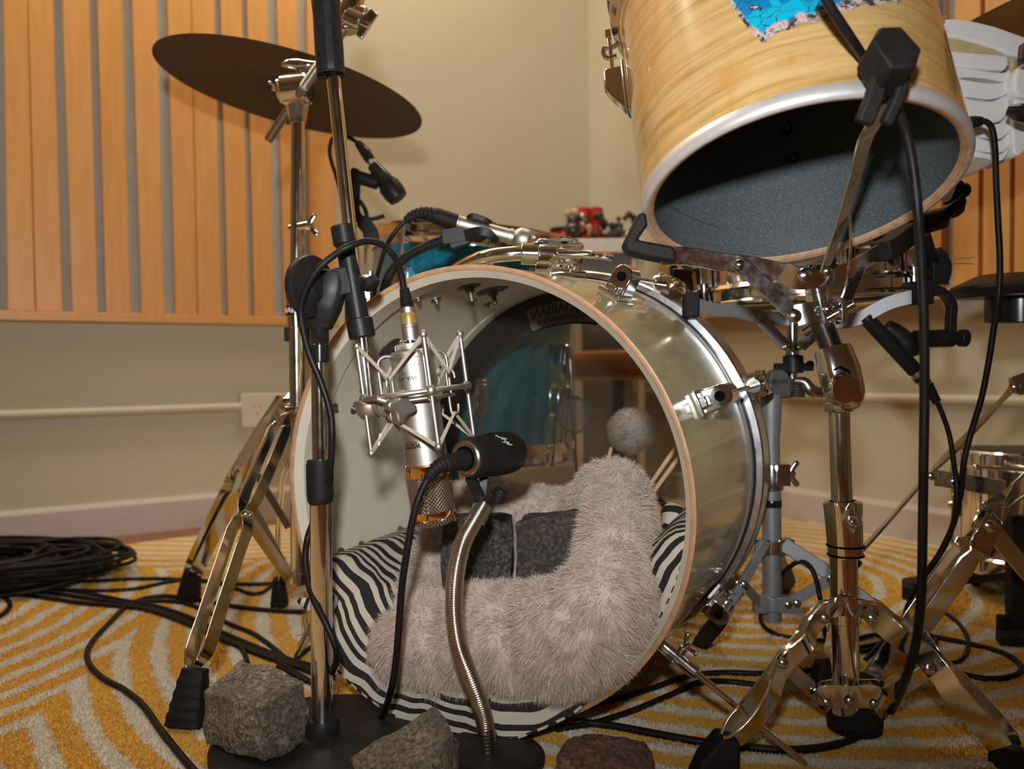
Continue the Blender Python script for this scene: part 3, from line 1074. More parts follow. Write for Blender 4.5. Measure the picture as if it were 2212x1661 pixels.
bvs, bfs, bcen = bed_mesh()
bed = T('plush_bed', 'round pinkish grey plush pet bed stuffed into the open front of the bass drum', 'pet bed', V((bcen.x, bcen.y, min(p.z for p in bvs))))
m = MB(); m.add(bvs, bfs)
m.obj('bolster', furskin, bed, sharp=180)
m = MB()                                            # base cushion
fl = [P(930, 1330, 1.14), P(1040, 1375, 1.02), P(1180, 1370, .99), P(1300, 1310, 1.0), P(1330, 1190, 1.10), P(1250, 1150, 1.2), P(1100, 1160, 1.24), P(980, 1220, 1.20)]
ce = sum(fl, V()) / len(fl)
lv = smooth(fl, 4, True); k = len(lv)
rings = [[ce + (p - ce) * f + ZV * h for p in lv] for f, h in ((1.0, -.02), (1.0, .0), (.8, .012), (.5, .010), (.02, .006))]
m.add([p for r in rings for p in r], [(a * k + i, a * k + (i + 1) % k, (a + 1) * k + (i + 1) % k, (a + 1) * k + i) for a in range(4) for i in range(k)])
m.obj('base_pad', furskin, bed, sharp=180)


def strands(vs, fs, count, L, wdt, seed, cen, droop=.35, keep=None):
    rng = np.random.default_rng(seed)
    v = np.array([tuple(p) for p in vs]); q = np.array(fs)
    tri = np.concatenate([q[:, [0, 1, 2]], q[:, [0, 2, 3]]])
    a, b, c = v[tri[:, 0]], v[tri[:, 1]], v[tri[:, 2]]
    cr = np.cross(b - a, c - a); ar = np.linalg.norm(cr, axis=1)
    nrm = cr / (ar[:, None] + 1e-12)
    # orient outwards with the tube centre
    i = rng.choice(len(tri), count, p=ar / ar.sum())
    r1, r2 = rng.random(count) ** .5, rng.random(count)
    p = a[i] * (1 - r1)[:, None] + b[i] * (r1 * (1 - r2))[:, None] + c[i] * (r1 * r2)[:, None]
    n = nrm[i]
    fl = np.array([tuple(noise.noise_vector(V(x) * 16)) for x in p])
    cl = np.array([tuple(noise.noise_vector(V(x) * 75)) for x in p])
    d = n * .62 + fl * .75 + cl * .55 + rng.normal(0, .16, (count, 3)) + np.array([0, 0, -droop])
    d -= n * np.minimum((d * n).sum(1) - .30, 0)[:, None]
    d /= np.linalg.norm(d, axis=1)[:, None]
    ln = L * rng.uniform(.65, 1.25, count)[:, None]
    wv = np.cross(d, rng.normal(0, 1, (count, 3))); wv /= np.linalg.norm(wv, axis=1)[:, None]
    bend = cl * .35 + np.array([0, 0, -.35])
    p0 = p - n * .001
    p1 = p0 + d * ln * .5
    p2 = p0 + d * ln + bend * ln * .45
    W = wdt
    out = np.stack([p0 - wv * W, p0 + wv * W, p1 + wv * W * .8, p1 - wv * W * .8, p2], 1).reshape(-1, 3)
    base = np.arange(count) * 5
    loops = np.stack([base, base + 1, base + 2, base + 3, base + 3, base + 2, base + 4], 1).reshape(-1)
    starts = np.stack([np.arange(count) * 7, np.arange(count) * 7 + 4], 1).reshape(-1)
    me = bpy.data.meshes.new('fur')
    me.vertices.add(count * 5); me.vertices.foreach_set('co', out.astype(np.float32).reshape(-1))
    me.loops.add(count * 7); me.loops.foreach_set('vertex_index', loops.astype(np.int32))
    me.polygons.add(count * 2); me.polygons.foreach_set('loop_start', starts.astype(np.int32))
    me.polygons.foreach_set('use_smooth', np.ones(count * 2, bool))
    me.update(calc_edges=True); me.validate()
    return me


# outward orientation test for the tube
_c0 = sum((V(bvs[j]) for j in range(30)), V()) / 30
_n = (bvs[1] - bvs[0]).cross(bvs[31] - bvs[0])
if _n.dot(bvs[0] - _c0) < 0:
    bfs = [f[::-1] for f in bfs]
me = strands(bvs, bfs, 105000, .0135, .00032, 5, bcen)
me.materials.append(furm)
o = bpy.data.objects.new('fur', me); COL.objects.link(o); o.parent = bed; o.matrix_parent_inverse = INV[bed.name]
o['kind'] = 'stuff'; o['label'] = 'long soft plush pile'


# ---------------------------------------------------------------- stones
def stone(name, label, corners, mat, seed, k=.30, amp=.005, n=22, group=None):
    """a broken block: eight corners (bottom four, top four, going round), rounded and roughened"""
    rnd = V((seed * 3.1, seed * 1.7, seed * .9))
    b, t = corners[:4], corners[4:]
    cen = sum(corners, V()) / 8
    m = MB()
    def at(u, v, w_):
        q = V((u, v, w_)) * 2 - V((1, 1, 1))
        q = q * (1 - k) + q.normalized() * 1.18 * k
        u, v, w_ = [(c + 1) / 2 for c in q]
        lo = b[0] * (1 - u) * (1 - v) + b[1] * u * (1 - v) + b[2] * u * v + b[3] * (1 - u) * v
        hi = t[0] * (1 - u) * (1 - v) + t[1] * u * (1 - v) + t[2] * u * v + t[3] * (1 - u) * v
        p = lo * (1 - w_) + hi * w_
        d = (p - cen).normalized()
        f = noise.fractal(p * 22 + rnd, 1.0, 2.0, 5) * amp * 1.3 + noise.noise(p * 9 + rnd) * amp * 1.3
        f -= max(0, noise.noise(p * 30 + rnd * 2) - .25) * amp * 2.2
        return p + d * f
    for ax in range(3):
        for sgn in (0, 1):
            vs = []; fs = []
            for i in range(n + 1):
                for j in range(n + 1):
                    c = [0, 0, 0]; c[ax] = sgn; c[(ax + 1) % 3] = i / n; c[(ax + 2) % 3] = j / n
                    vs.append(at(*c))
            for i in range(n):
                for j in range(n):
                    f = (i * (n + 1) + j, (i + 1) * (n + 1) + j, (i + 1) * (n + 1) + j + 1, i * (n + 1) + j + 1)
                    fs.append(f if sgn else f[::-1])
            m.add(vs, fs)
    zmin = min(c.z for c in corners)
    o = m.obj(name, mat, sharp=75)
    return tag(o, label, 'stone', group)


zs = .016
stone('granite_block', 'big grey granite block on the mic stand base, leftmost of the front stones',
      [FL(442, 1606, zs), FL(575, 1652, zs), FL(664, 1604, zs), FL(545, 1560, zs), P(440, 1494, .945), P(565, 1530, .885), P(664, 1466, .950), P(520, 1415, 1.0)], granite, 1, .22, .0045)
stone('granite_block', 'tilted tan granite block on the mic stand base, middle one of the front stones',
      [FL(765, 1690, zs), FL(960, 1715, zs), FL(995, 1640, zs), FL(850, 1615, zs), P(745, 1640, .865), P(900, 1650, .830), P(985, 1580, .870), P(945, 1508, .905)], granite_tan, 2, .16, .004)
stone('rough_stone', 'reddish brown rough stone on the carpet, rightmost of the front stones',
      [FL(1180, 1720, .004), FL(1395, 1730, .004), FL(1405, 1650, .004), FL(1200, 1640, .004), P(1190, 1640, .845), P(1380, 1660, .840), P(1395, 1600, .885), P(1230, 1578, .900)], granite_red, 3, .42, .006)
stone('cobble_stone', 'dark square cobble behind the gooseneck, left one of the pair on the plush bed',
      [P(950, 1290, 1.06), P(1106, 1290, 1.05), P(1104, 1270, 1.14), P(965, 1270, 1.15), P(954, 1116, 1.10), P(1108, 1120, 1.08), P(1102, 1106, 1.17), P(966, 1108, 1.18)], granite_dark, 4, .16, .003)
stone('cobble_stone', 'brown cobble inside the drum on the plush bed, right one of the pair',
      [P(1112, 1285, 1.045), P(1258, 1278, 1.03), P(1282, 1255, 1.12), P(1125, 1265, 1.14), P(1112, 1130, 1.08), P(1240, 1090, 1.07), P(1288, 1112, 1.14), P(1140, 1106, 1.17)], granite_brown, 5, .16, .003)

# ---------------------------------------------------------------- the wooden tom
TO = CW(.3295, .952, .216)
TA = (RT * -.054 + FW * .317 + UP * .947).normalized()
TU = TA.cross(FW).normalized()
if TU.dot(RT) < 0:
    TU = -TU
TV = TA.cross(TU).normalized()                      # away from or towards the camera
if TV.dot(FW) > 0:
    TV = -TV                                        # TV points to the camera
TR, TL = .1785, .300


def tp(t, s, r):
    return TO + TA * s + (TU * math.cos(t) + TV * math.sin(t)) * r


tom = T('tom_drum', 'figured maple tom drum without bottom head, tilted in a chrome basket stand', 'drum', TO)
m = MB(); m.lathe(TO, TA, [(TR, .015), (TR, TL)], 160, TU)
m.obj('shell', tomwood, tom, label='glossy figured maple veneer')
m = MB(); m.lathe(TO, TA, [(TR, .0155), (TR + .0012, .0145), (TR + .0012, .004), (TR - .0012, .0002), (.1745, -.0006)], 160, TU)
m.obj('edge_band', plain('satin_aluminium', (.70, .69, .68), .42, .55, .05), tom, label='silver band round the bottom edge', sharp=60)
m = MB(); m.lathe(TO, TA, [(.1746, -.0004), (.1725, -.0004), (.1660, .0035), (.1650, .0060)], 160, TU)
m.obj('bearing_edge', plym, tom, label='bare plywood bearing edge')
m = MB(); m.lathe(TO, TA, [(.1652, .0055), (.1650, .008), (.1650, TL)], 160, TU)
m.obj('shell_lining', tominm, tom, label='speckled grey inside')
m = MB(); m.lathe(TO, TA, [(0, TL - .004), (.172, TL - .004)], 96, TU)
m.obj('drum_head', plain('coated_head', (.30, .28, .25), .6), tom)
m = MB(); m.lathe(TO, TA, [(TR + .002, TL - .030), (TR + .004, TL - .031), (TR + .006, TL - .022), (TR + .012, TL - .018), (TR + .013, TL - .012), (TR + .008, TL - .008), (TR + .008, TL + .012), (TR + .014, TL + .016), (TR + .013, TL + .018), (TR + .004, TL + .016), (TR + .003, TL - .02)], 160, TU, wrap=True)
m.obj('top_hoop', chrome, tom, sharp=50)
for (x, y) in ((1702, 281), (1714, 343)):
    p, n, s = cyl_hit(x, y, TO, TA, .165, True); n = -n
    m = MB(); m.lathe(p - n * .001, n, [(.0075, 0), (.0075, .0018), (.004, .0030), (.004, .006), (0, .0062)], 20)
    o = m.obj('lug_screw', blackgloss, tom)
    q = MB(); q.lathe(p + n * .0060, n, [(0, .0006), (.0034, .0006), (.0036, .0)], 14); q.obj('screw_head', steel, o)
m = MB()                                            # a faint seam inside
m.tube([tp(pi * 1.18 + i * .022, .062 - .0004 * i, .1648) for i in range(32)], .0006, 5)
m.obj('seam', plain('dark_seam', (.03, .028, .026), .6), tom)
# lug at the left silhouette with its tension rod
def tom_lug(t, s0):
    n = (TU * math.cos(t) + TV * math.sin(t)); g = TA.cross(n)
    p = tp(t, s0, TR)
    m = MB()
    m.poly([p + n * .0 + TA * .045, p + n * .006 + TA * .043, p + n * .006 - TA * .030, p - TA * .036], g, .022)
    m.poly([p + n * .004 + TA * .036, p + n * .026 + TA * .036, p + n * .029 + TA * .030, p + n * .029 + TA * .006, p + n * .022 - TA * .006, p + n * .008 - TA * .026, p + n * .004 - TA * .030], g, .019)
    for k in (-1, 1):
        m.poly([p + n * .026 + TA * .034, p + n * .0305 + TA * .030, p + n * .0305 + TA * .008, p + n * .024 - TA * .002], g, .006)
    m.obj('lug', chrome, tom, bevel=.0022, seg=3)
    m = MB(); a = p + n * .018 + TA * .03
    m.cyl(a, a + TA * .058, .0032, n=12); m.box(a + TA * .064, n * .0035, g * .0035, TA * .006)
    m.obj('tension_rod', chrome, tom)
    m = MB()
    m.tube([p + n * .006 + TA * .078, p + n * .012 + TA * .074, p + n * .020 + TA * .072, p + n * .026 + TA * .074, p + n * .027 + TA * .066, p + n * .022 + TA * .058, p + n * .010 + TA * .058], .0032, 8, sm=4)
    m.obj('hoop_ear', chrome, tom)
tom_lug(math.radians(196), .192)
tom_lug(math.radians(-60), .20); tom_lug(math.radians(240), .20)

# torn blue picture on the shell: flat print
def decal_mat():
    q = NT('blue_torn_print'); u = q.n('ShaderNodeUVMap').outputs[0]
    d = q.n('ShaderNodeVectorMath', {0: q.noise(u, 16, 3, .6, 0, 1), 'Scale': .05}, operation='SCALE').outputs[0]
    v = q.n('ShaderNodeVectorMath', {0: u, 1: d}, operation='ADD').outputs[0]
    vo = q.n('ShaderNodeTexVoronoi', {'Vector': v, 'Scale': 46}, feature='DISTANCE_TO_EDGE').outputs[0]
    ce = q.n('ShaderNodeSeparateColor', {0: q.n('ShaderNodeTexVoronoi', {'Vector': v, 'Scale': 46}).outputs['Color']}).outputs[0]
    tone = q.noise(v, 26, 1, .4)
    blues = q.ramp(tone, [(.0, (.0, .16, .36)), (.40, (.0, .19, .42)), (.44, (.0, .36, .56)), (.58, (.0, .40, .60)), (.62, (.0, .22, .46)), (.9, (.01, .12, .34))])
    blob = q.n('ShaderNodeTexVoronoi', {'Vector': v, 'Scale': 46}).outputs['Distance']
    pick = q.ramp(ce, [(.66, BLK), (.68, WHT)])
    petal = q.math('MULTIPLY', q.ramp(q.math('ADD', blob, q.math('MULTIPLY', q.noise(v, 240, 2), .35)), [(.36, WHT), (.42, BLK)]), pick)
    ink = q.math('MULTIPLY', q.ramp(q.math('ADD', blob, q.math('MULTIPLY', q.noise(v, 240, 2), .35)), [(.47, WHT), (.52, BLK)]), pick)
    ln = q.math('MULTIPLY', q.ramp(vo, [(.008, WHT), (.020, BLK)]), q.ramp(q.noise(v, 18, 1), [(.48, BLK), (.54, WHT)]))
    a = q.mix(q.math('MAXIMUM', ink, ln), blues, (.02, .03, .05))
    a = q.mix(petal, a, (.56, .53, .50))
    att = q.n('ShaderNodeVertexColor', layer_name='rim').outputs[0]
    e = q.math('ADD', q.n('ShaderNodeSeparateColor', {0: att}).outputs[0], q.math('MULTIPLY', q.math('SUBTRACT', q.noise(u, 60, 4, .7), .5), .45))
    edge = q.ramp(q.noise(u, 90, 4, .7), [(.42, (.05, .04, .035)), (.55, (.55, .50, .46)), (.66, (.50, .16, .12))])
    q.base(q.mix(q.ramp(e, [(.50, BLK), (.62, WHT)]), a, edge), .25, 0, Coat_Weight=.6)
    return q.m


decalm = decal_mat()


def tp_px(x, y):
    p, n, s = cyl_hit(x, y, TO, TA, TR)
    return math.atan2(n.dot(TV), n.dot(TU)), s
def decal(cols, s_top, off, seed):
    """a torn print: cols gives angle and lower edge along the shell"""
    m = MB(); nv = 26; vs = []; rim = []; n = len(cols)
    for i, (t, low) in enumerate(cols):
        low += .005 * noise.noise(V((i * .31, seed, 0))) + .003 * noise.noise(V((i * .9, seed, 3)))
        for j in range(nv + 1):
            b = j / nv
            vs.append(tp(t, low + (s_top - low) * b, TR + off))
            rim.append(max(1 - b * (s_top - low) / .026, 1 - min(i, n - 1 - i) / 4.5, 0))
    k = nv + 1
    fs = [(i * k + j, i * k + j + 1, (i + 1) * k + j + 1, (i + 1) * k + j) for i in range(n - 1) for j in range(nv)]
    uv = lambda i, j: (cols[i][0] * TR, cols[i][1] + (s_top - cols[i][1]) * j / nv)
    us = [[uv(i + di, j + dj) for di, dj in ((0, 0), (0, 1), (1, 1), (1, 0))] for i in range(n - 1) for j in range(nv)]
    m.add(vs, fs, us)
    o = m.obj('decal', decalm, tom, sharp=180, label='torn blue printed picture')
    ca = o.data.color_attributes.new('rim', 'FLOAT_COLOR', 'POINT')
    ca.data.foreach_set('color', [c for r in rim for c in (r, r, r, 1)])


edge_px = [(1552, -40), (1566, -8), (1590, 26), (1612, 58), (1638, 84), (1650, 96), (1660, 84), (1690, 66), (1730, 54), (1770, 42), (1805, 34), (1850, 16), (1900, 10), (1935, 6), (1965, -20)]
cols = []
for i in range(len(edge_px) - 1):
    for j in range(5):
        x = edge_px[i][0] * (1 - j / 5) + edge_px[i + 1][0] * j / 5; y = edge_px[i][1] * (1 - j / 5) + edge_px[i + 1][1] * j / 5
        cols.append(tp_px(x, y))
decal(cols, .292, .0006, 2.0)
decal([(math.radians(2 + 30 * i / 30), .285 - .10 * math.sin(pi * i / 30) ** .7) for i in range(31)], .292, .011, 5.0)

# ---------------------------------------------------------------- basket stand under the tom
ts = T('tom_stand', 'chrome tripod basket stand carrying the tilted maple tom', 'drum stand', FL(1846, 1572))
PB = FL(1846, 1570)
def pole(x, y, d=.995):
    return P(x, y, d)
m = MB(); m.cyl(P(1828, 1545, .995), P(1821, 1150, .995), .0158, n=32); m.obj('lower_tube', chrome, ts)
m = MB(); m.cyl(P(1821, 1160, .995), P(1812, 872, .995), .0122, n=32); m.obj('upper_tube', chrome, ts)
m = MB()
m.lathe(P(1827, 1205, .995), P(1820, 1085, .995) - P(1827, 1205, .995), [(.0150, 0), (.0200, .002), (.0206, .022), (.0212, .040), (.0222, .060), (.0222, .066), (.0150, .0685)], 28)
m.obj('height_clamp', chrome, ts, sharp=30)
m = MB(); m.lathe(P(1826, 1180, .995), UP, [(.0215, 0), (.0220, .001), (.0215, .002)], 28); m.lathe(P(1827, 1200, .995), UP, [(.0210, 0), (.0214, .001), (.0210, .002)], 28)
m.obj('clamp_groove', darkm, ts)
m = MB(); a = P(1836, 1118, .972); m.cyl(P(1832, 1116, .985), P(1836, 1118, .955), .0085, n=18, ch=.001)
m.sweep(smooth([P(1840, 1090, .957), P(1836, 1105, .953), P(1838, 1122, .950), P(1840, 1150, .953)], 5), [(.0055 * math.cos(q * pi / 6), .0035 * math.sin(q * pi / 6)) for q in range(12)], RT, scale=interp([.7, 1.2, 1.3, .6], 16))
m.ball(P(1840, 1128, .944), .0075)
m.obj('wing_bolt', chrome, ts)
# upper tilter
ax = (P(1783, 745, .985) - P(1815, 850, .985)).normalized()
m = MB(); a = P(1826, 880, .99)
m.cyl(P(1813, 890, .992), P(1812, 868, .992), .0165, .0185, 26, .001)
body = smooth([P(1815, 868, .985), P(1822, 845, .98), P(1812, 800, .98), P(1798, 752, .985)], 5)
m.sweep(body, [(.0235 * math.copysign(abs(math.cos(q * pi / 12)) ** .7, math.cos(q * pi / 12)), .0205 * math.copysign(abs(math.sin(q * pi / 12)) ** .7, math.sin(q * pi / 12))) for q in range(24)], RT, scale=interp([.80, .98, .97, .84], 16))
m.obj('tilter', chrome, ts, bevel=.003, seg=3)
m = MB(); fa = P(1828, 842, .955)
m.lathe(P(1822, 838, .962), (FW * -1 + RT * .15 - UP * .15), [(.0, .006), (.0165, .006), (.0185, .003), (.0185, 0)], 28); m.obj('tilter_cap', chrome, ts)
m = MB()
m.sweep([P(1800, 800, .962), P(1815, 792, .958), P(1832, 800, .956), P(1843, 818, .958)], [(.0012, 0), (0, .0012), (-.0012, 0), (0, -.0012)], FW); m.obj('tilter_seam', darkm, ts)
m = MB()                                            # threaded part
tps = [P(1772 + 26 * i / 60, 690 + 68 * i / 60, .985) for i in range(61)]
m.tube(tps, [.0125 + (.0013 if i % 4 < 2 else -.0007) for i in range(61)], 22); m.obj('thread', plain('dark_thread_steel', (.20, .185, .165), .25, 1.0), ts)
m = MB(); m.cyl(P(1782, 700, .985), P(1756, 588, .985), .0137, n=30, ch=.001); m.lathe(P(1780, 694, .985), P(1756, 588, .985) - P(1780, 694, .985), [(.0137, 0), (.0150, .001), (.0150, .012), (.0137, .013), (.0137, .022), (.0147, .023), (.0147, .034), (.0137, .035)], 30)
m.obj('sleeve', chrome, ts)
m = MB()                                            # tommy bar through the sleeve
for a, b in ((P(1784, 690, .975), P(1846, 655, .965)), (P(1775, 692, .99), P(1735, 722, 1.0))):
    m.cyl(a, b, .0054, .0062, 16, .0015)
m.obj('tightening_bar', chrome, ts)
def bar(mb, pts, w_, t_, wd=None, sm=4):
    mb.strap(pts, wd or UP, w_, t_, sm)
m = MB(); bar(m, PP((1428, 553, .985), (1475, 553, .985), (1515, 558, .985), (1560, 566, .985), (1620, 573, .98), (1690, 588, .975), (1742, 598, .97)), .0215, .0034, UP - FW * .3); m.obj('basket_arm', chrome_old, ts, bevel=.0006)
m = MB(); bar(m, PP((1592, 566, .972), (1640, 608, .970), (1690, 655, .967), (1714, 678, .965)), .0185, .003, RT * .75 + UP * .7, 3); m.obj('brace', chrome_old, ts, bevel=.0006)
m = MB(); bar(m, PP((1780, 585, .965), (1800, 530, .945), (1828, 445, .905), (1850, 370, .865), (1868, 305, .825), (1886, 268, .80), (1902, 225, .775)), .0205, .0032, RT * .62 + FW * .78); m.obj('basket_arm', chrome_old, ts, bevel=.0006)
m = MB(); bar(m, PP((1833, 452, .925), (1838, 520, .945), (1830, 610, .96), (1812, 660, .965)), .0150, .003, FW * .85 + RT * .4, 3); m.obj('brace', chrome_old, ts, bevel=.0006)
m = MB(); bar(m, PP((1790, 600, .985), (1840, 580, 1.02), (1880, 556, 1.06), (1905, 542, 1.08), (1945, 518, 1.10)), .0215, .0034); m.obj('basket_arm', chrome_old, ts, bevel=.0006)
m = MB(); bar(m, PP((1858, 578, 1.035), (1836, 630, 1.0), (1812, 672, .985)), .0150, .003, RT * .8 + UP * .3, 3); m.obj('brace', chrome_old, ts, bevel=.0006)
m = MB()
bar(m, PP((1690, 588, .972), (1718, 600, .968), (1752, 600, .965), (1768, 588, .963)), .026, .005, UP - FW * .45); bar(m, PP((1768, 596, .968), (1790, 605, .975), (1805, 590, .985)), .026, .005, UP - FW * .45)
m.lathe(P(1752, 592, .985), P(1750, 580, .985) - P(1752, 592, .985), [(.0137, 0), (.0175, .001), (.0175, .008), (.012, .010), (0, .010)], 24)
bar(m, PP((1720, 682, .965), (1745, 676, .962), (1768, 672, .967)), .024, .006, UP); bar(m, PP((1795, 660, .967), (1815, 650, .965), (1818, 700, .965)), .020, .006, FW)
m.obj('basket_hub', chrome_old, ts, bevel=.001)
def rivet(p, n, r, mat=None, parent=None, nm='rivet'):
    q = MB(); q.lathe(p, n, [(r, 0), (r * .9, r * .35), (r * .5, r * .62), (0, r * .7)], 16); return q.obj(nm, mat or chrome_old, parent)
BK = FW * -1
for q in ((1597, 572, .967, .0062), (1738, 595, .960, .0085), (1716, 682, .958, .0085), (1788, 668, .958, .006), (1787, 585, .955, .006)):
    rivet(P(*q[:3]), BK, q[3], parent=ts)
# rubber holders
m = MB()                                            # front, near the camera: block with two prongs
c0 = P(1916, 138, .765); zx = (P(1960, 112, .765) - P(1872, 128, .765)).normalized()
top = [P(1868, 112, .745), P(1893, 86, .775), P(1925, 86, .775), P(1972, 140, .745), P(1962, 168, .742), P(1915, 170, .742)]
m.poly([P(1866, 118, .750), P(1880, 92, .766), P(1928, 90, .766), P(1970, 138, .748), P(1958, 178, .746), P(1905, 182, .746)], (UP * .35 - FW).normalized(), .040)
m.sweep(PP((1905, 150, .755), (1886, 215, .758), (1864, 268, .762)), [(.008, -.006), (.008, .006), (-.008, .006), (-.008, -.006)], RT)
m.sweep(PP((1952, 165, .755), (1938, 215, .758), (1912, 270, .762)), [(.0055, -.006), (.0055, .006), (-.0055, .006), (-.0055, -.006)], RT)
m.obj('rubber_holder', rubber, ts, bevel=.003, seg=3)
m = MB()                                            # left: L shaped
lk = .985
m.poly([P(1376, 465, lk), P(1391, 464, lk), P(1396, 490, lk), P(1374, 522, lk), P(1446, 535, lk), P(1456, 545, lk), P(1455, 570, lk), P(1400, 560, lk), P(1352, 548, lk), P(1344, 530, lk)], FW, .030)
m.obj('rubber_holder', rubber, ts, bevel=.0035, seg=3)
m = MB(); m.sweep(PP((1903, 545, 1.075), (1930, 530, 1.09), (1966, 500, 1.11)), [(.013, -.014), (.013, .014), (-.013, .014), (-.013, -.014)], UP); m.box(P(1958, 478, 1.125), RT * .012, UP * .022, FW * .012)
m.obj('rubber_holder', rubber, ts, bevel=.003)
# tripod legs: pairs of bent bars
def two_bars(pa, pb, w_, t_, wd, name='leg', mat=None, parent=None, sm=5):
    m = MB()
    m.strap(pa, wd, w_, t_, sm); m.strap(pb, wd, w_, t_, sm)
    return m.obj(name, mat or chrome, parent, bevel=.0005)
lw = RT * .35 + FW * -.25 - UP * .9
lg = two_bars(PP((1800, 1312, .985), (1776, 1316, .985), (1748, 1345, .975), (1730, 1380, .965), (1695, 1420, .945), (1668, 1458, .93), (1620, 1520, .91), (1584, 1560, .905), (1568, 1600, .90)),
         PP((1805, 1318, .965), (1785, 1322, .962), (1756, 1355, .945), (1745, 1388, .935), (1705, 1425, .92), (1682, 1462, .905), (1668, 1505, .895), (1632, 1560, .888), (1590, 1598, .885), (1560, 1604, .885)), .027, .0034, RT * .62 - UP * .55 + FW * .56, parent=ts)
rg = two_bars(PP((1850, 1312, .985), (1885, 1316, .985), (1922, 1345, .98), (1978, 1375, .97), (2000, 1405, .96), (2030, 1440, .95), (2075, 1480, .94), (2160, 1575, .915), (2180, 1610, .91)),
         PP((1852, 1318, .965), (1880, 1322, .965), (1906, 1345, .96), (1940, 1375, .95), (1990, 1410, .945), (2035, 1460, .93), (2062, 1500, .92), (2130, 1575, .90), (2160, 1615, .895)), .027, .0034, -RT * .62 - UP * .55 + FW * .56, parent=ts)
bg = two_bars(PP((1822, 1312, 1.01), (1800, 1350, 1.06), (1790, 1400, 1.12), (1784, 1432, 1.16)), PP((1838, 1312, 1.01), (1815, 1350, 1.06), (1800, 1400, 1.12), (1794, 1432, 1.16)), .022, .003, FW + UP, parent=ts)
m = MB()
m.poly([P(1550, 1582, .895), P(1592, 1590, .895), P(1590, 1700, .885), P(1478, 1700, .885), P(1512, 1628, .89)], FW, .034); m.obj('rubber_foot', rubber, lg, bevel=.004)
m = MB(); m.poly([P(2152, 1606, .905), P(2190, 1600, .905), P(2240, 1640, .90), P(2240, 1690, .895), P(2150, 1690, .895)], FW, .036); m.obj('rubber_foot', rubber, rg, bevel=.004)
m = MB(); m.poly([P(1766, 1428, 1.15), P(1802, 1428, 1.15), P(1806, 1485, 1.15), P(1752, 1485, 1.15)], FW, .03); m.obj('rubber_foot', rubber, bg, bevel=.004)
m = MB()                                            # upper hub and lower bracket
m.lathe(P(1825, 1345, .995), UP, [(.017, 0), (.0185, .001), (.0185, .017), (.017, .018)], 28)
for q in (-1, 1):
    m.strap(PP((1825 - q * 50, 1318, .985), (1825 - q * 28, 1312, .978), (1825, 1310, .973), (1825 + q * 2, 1310, .973)), UP, .022, .003, 3)
m.obj('leg_hub', chrome, ts)
m = MB(); m.lathe(P(1825, 1318, .995), UP, [(.0165, 0), (.0200, .001), (.0200, .004), (.0165, .005)], 28); m.obj('rubber_ring', rubber, ts)
m = MB()
for dz, (xa, ya) in ((.972, (0, 0)), (1.012, (6, -14))):
    pts = [P(1775 + xa, 1518 + ya, dz), P(1782 + xa, 1506 + ya, dz - .003), P(1802 + xa, 1505 + ya, dz - .004), P(1828 + xa, 1505 + ya, dz - .008), P(1856 + xa, 1505 + ya, dz - .004), P(1892 + xa, 1506 + ya, dz - .003), P(1904 + xa, 1520 + ya, dz)]
    m.strap(pts, UP, .026, .003, 4)
m.obj('lower_bracket', chrome, ts, bevel=.0006)
for q in ((1787, 1519, .966, .0055), (1837, 1516, .960, .0060), (1890, 1521, .966, .0055), (1782, 1336, .955, .0060), (1884, 1336, .955, .0055), (1692, 1434, .905, .006), (2008, 1446, .925, .006)):
    rivet(P(*q[:3]), BK, q[3], chrome_old, ts)
m = MB(); m.strap(PP((1786, 1520, .985), (1694, 1434, .962)), RT * .6 + UP * .8, .017, .003); m.obj('brace', chrome, ts)
m = MB(); m.strap(PP((1890, 1520, .985), (2008, 1447, .950)), RT * -.5 + UP * .85, .017, .003); m.obj('brace', chrome, ts)
m = MB(); m.strap(PP((1832, 1520, 1.01), (1802, 1405, 1.11)), RT, .016, .003); m.obj('brace', chrome, ts)
m = MB(); bx = P(1846, 1550, .995); m.lathe(V((bx.x, bx.y, .0)), ZV, [(.022, 0), (.031, .002), (.032, .012), (.026, .020), (.018, .024), (0, .024)], 30); m.obj('rubber_base', rubber, ts)

# ---------------------------------------------------------------- left cymbal stand and cymbal
cs = T('cymbal_stand', 'tall chrome cymbal stand with double braced tripod legs left of the bass drum', 'cymbal stand', V((P(641, 1300, 1.40).x, P(641, 1300, 1.40).y, 0)))
D = 1.40
m = MB(); m.cyl(P(646, 1262, D), P(640, 690, D), .0132, n=28); m.obj('lower_tube', chrome, cs)
m = MB(); m.cyl(P(640, 700, D), P(643, 255, D), .0120, n=28); m.obj('upper_tube', chrome, cs)
m = MB(); m.cyl(P(640, 708, D), P(637, 660, D), .0150, n=26, ch=.001); m.cyl(P(637, 662, D), P(635, 606, D), .0160, .0165, 26, .001)
cl = m.obj('height_collar', chrome, cs)
m = MB(); m.cyl(P(638, 682, D), P(637, 661, D), .0157, n=26); m.obj('collar_band', blackgloss, cl)
def on_tube(c, ax, R):
    ax = ax.normalized(); fr = (-FW - ax * (-FW).dot(ax)).normalized(); sd = ax.cross(fr) * -1
    if sd.dot(RT) < 0:
        sd = -sd
    return lambda x, y: c + ax * y + (fr * math.cos(x / R) + sd * math.sin(x / R)) * R
m = MB(); m.text('MAPEX', .0125, on_tube(P(637, 672, D), UP, .0162), bold=.0003); m.obj('collar_lettering', white_ink, cl)
m = MB(); m.box(P(622, 722, D), RT * .005, UP * .012, FW * .008); m.box(P(660, 722, D), RT * .006, UP * .012, FW * .008); m.obj('memory_lock', black, cs, bevel=.002)
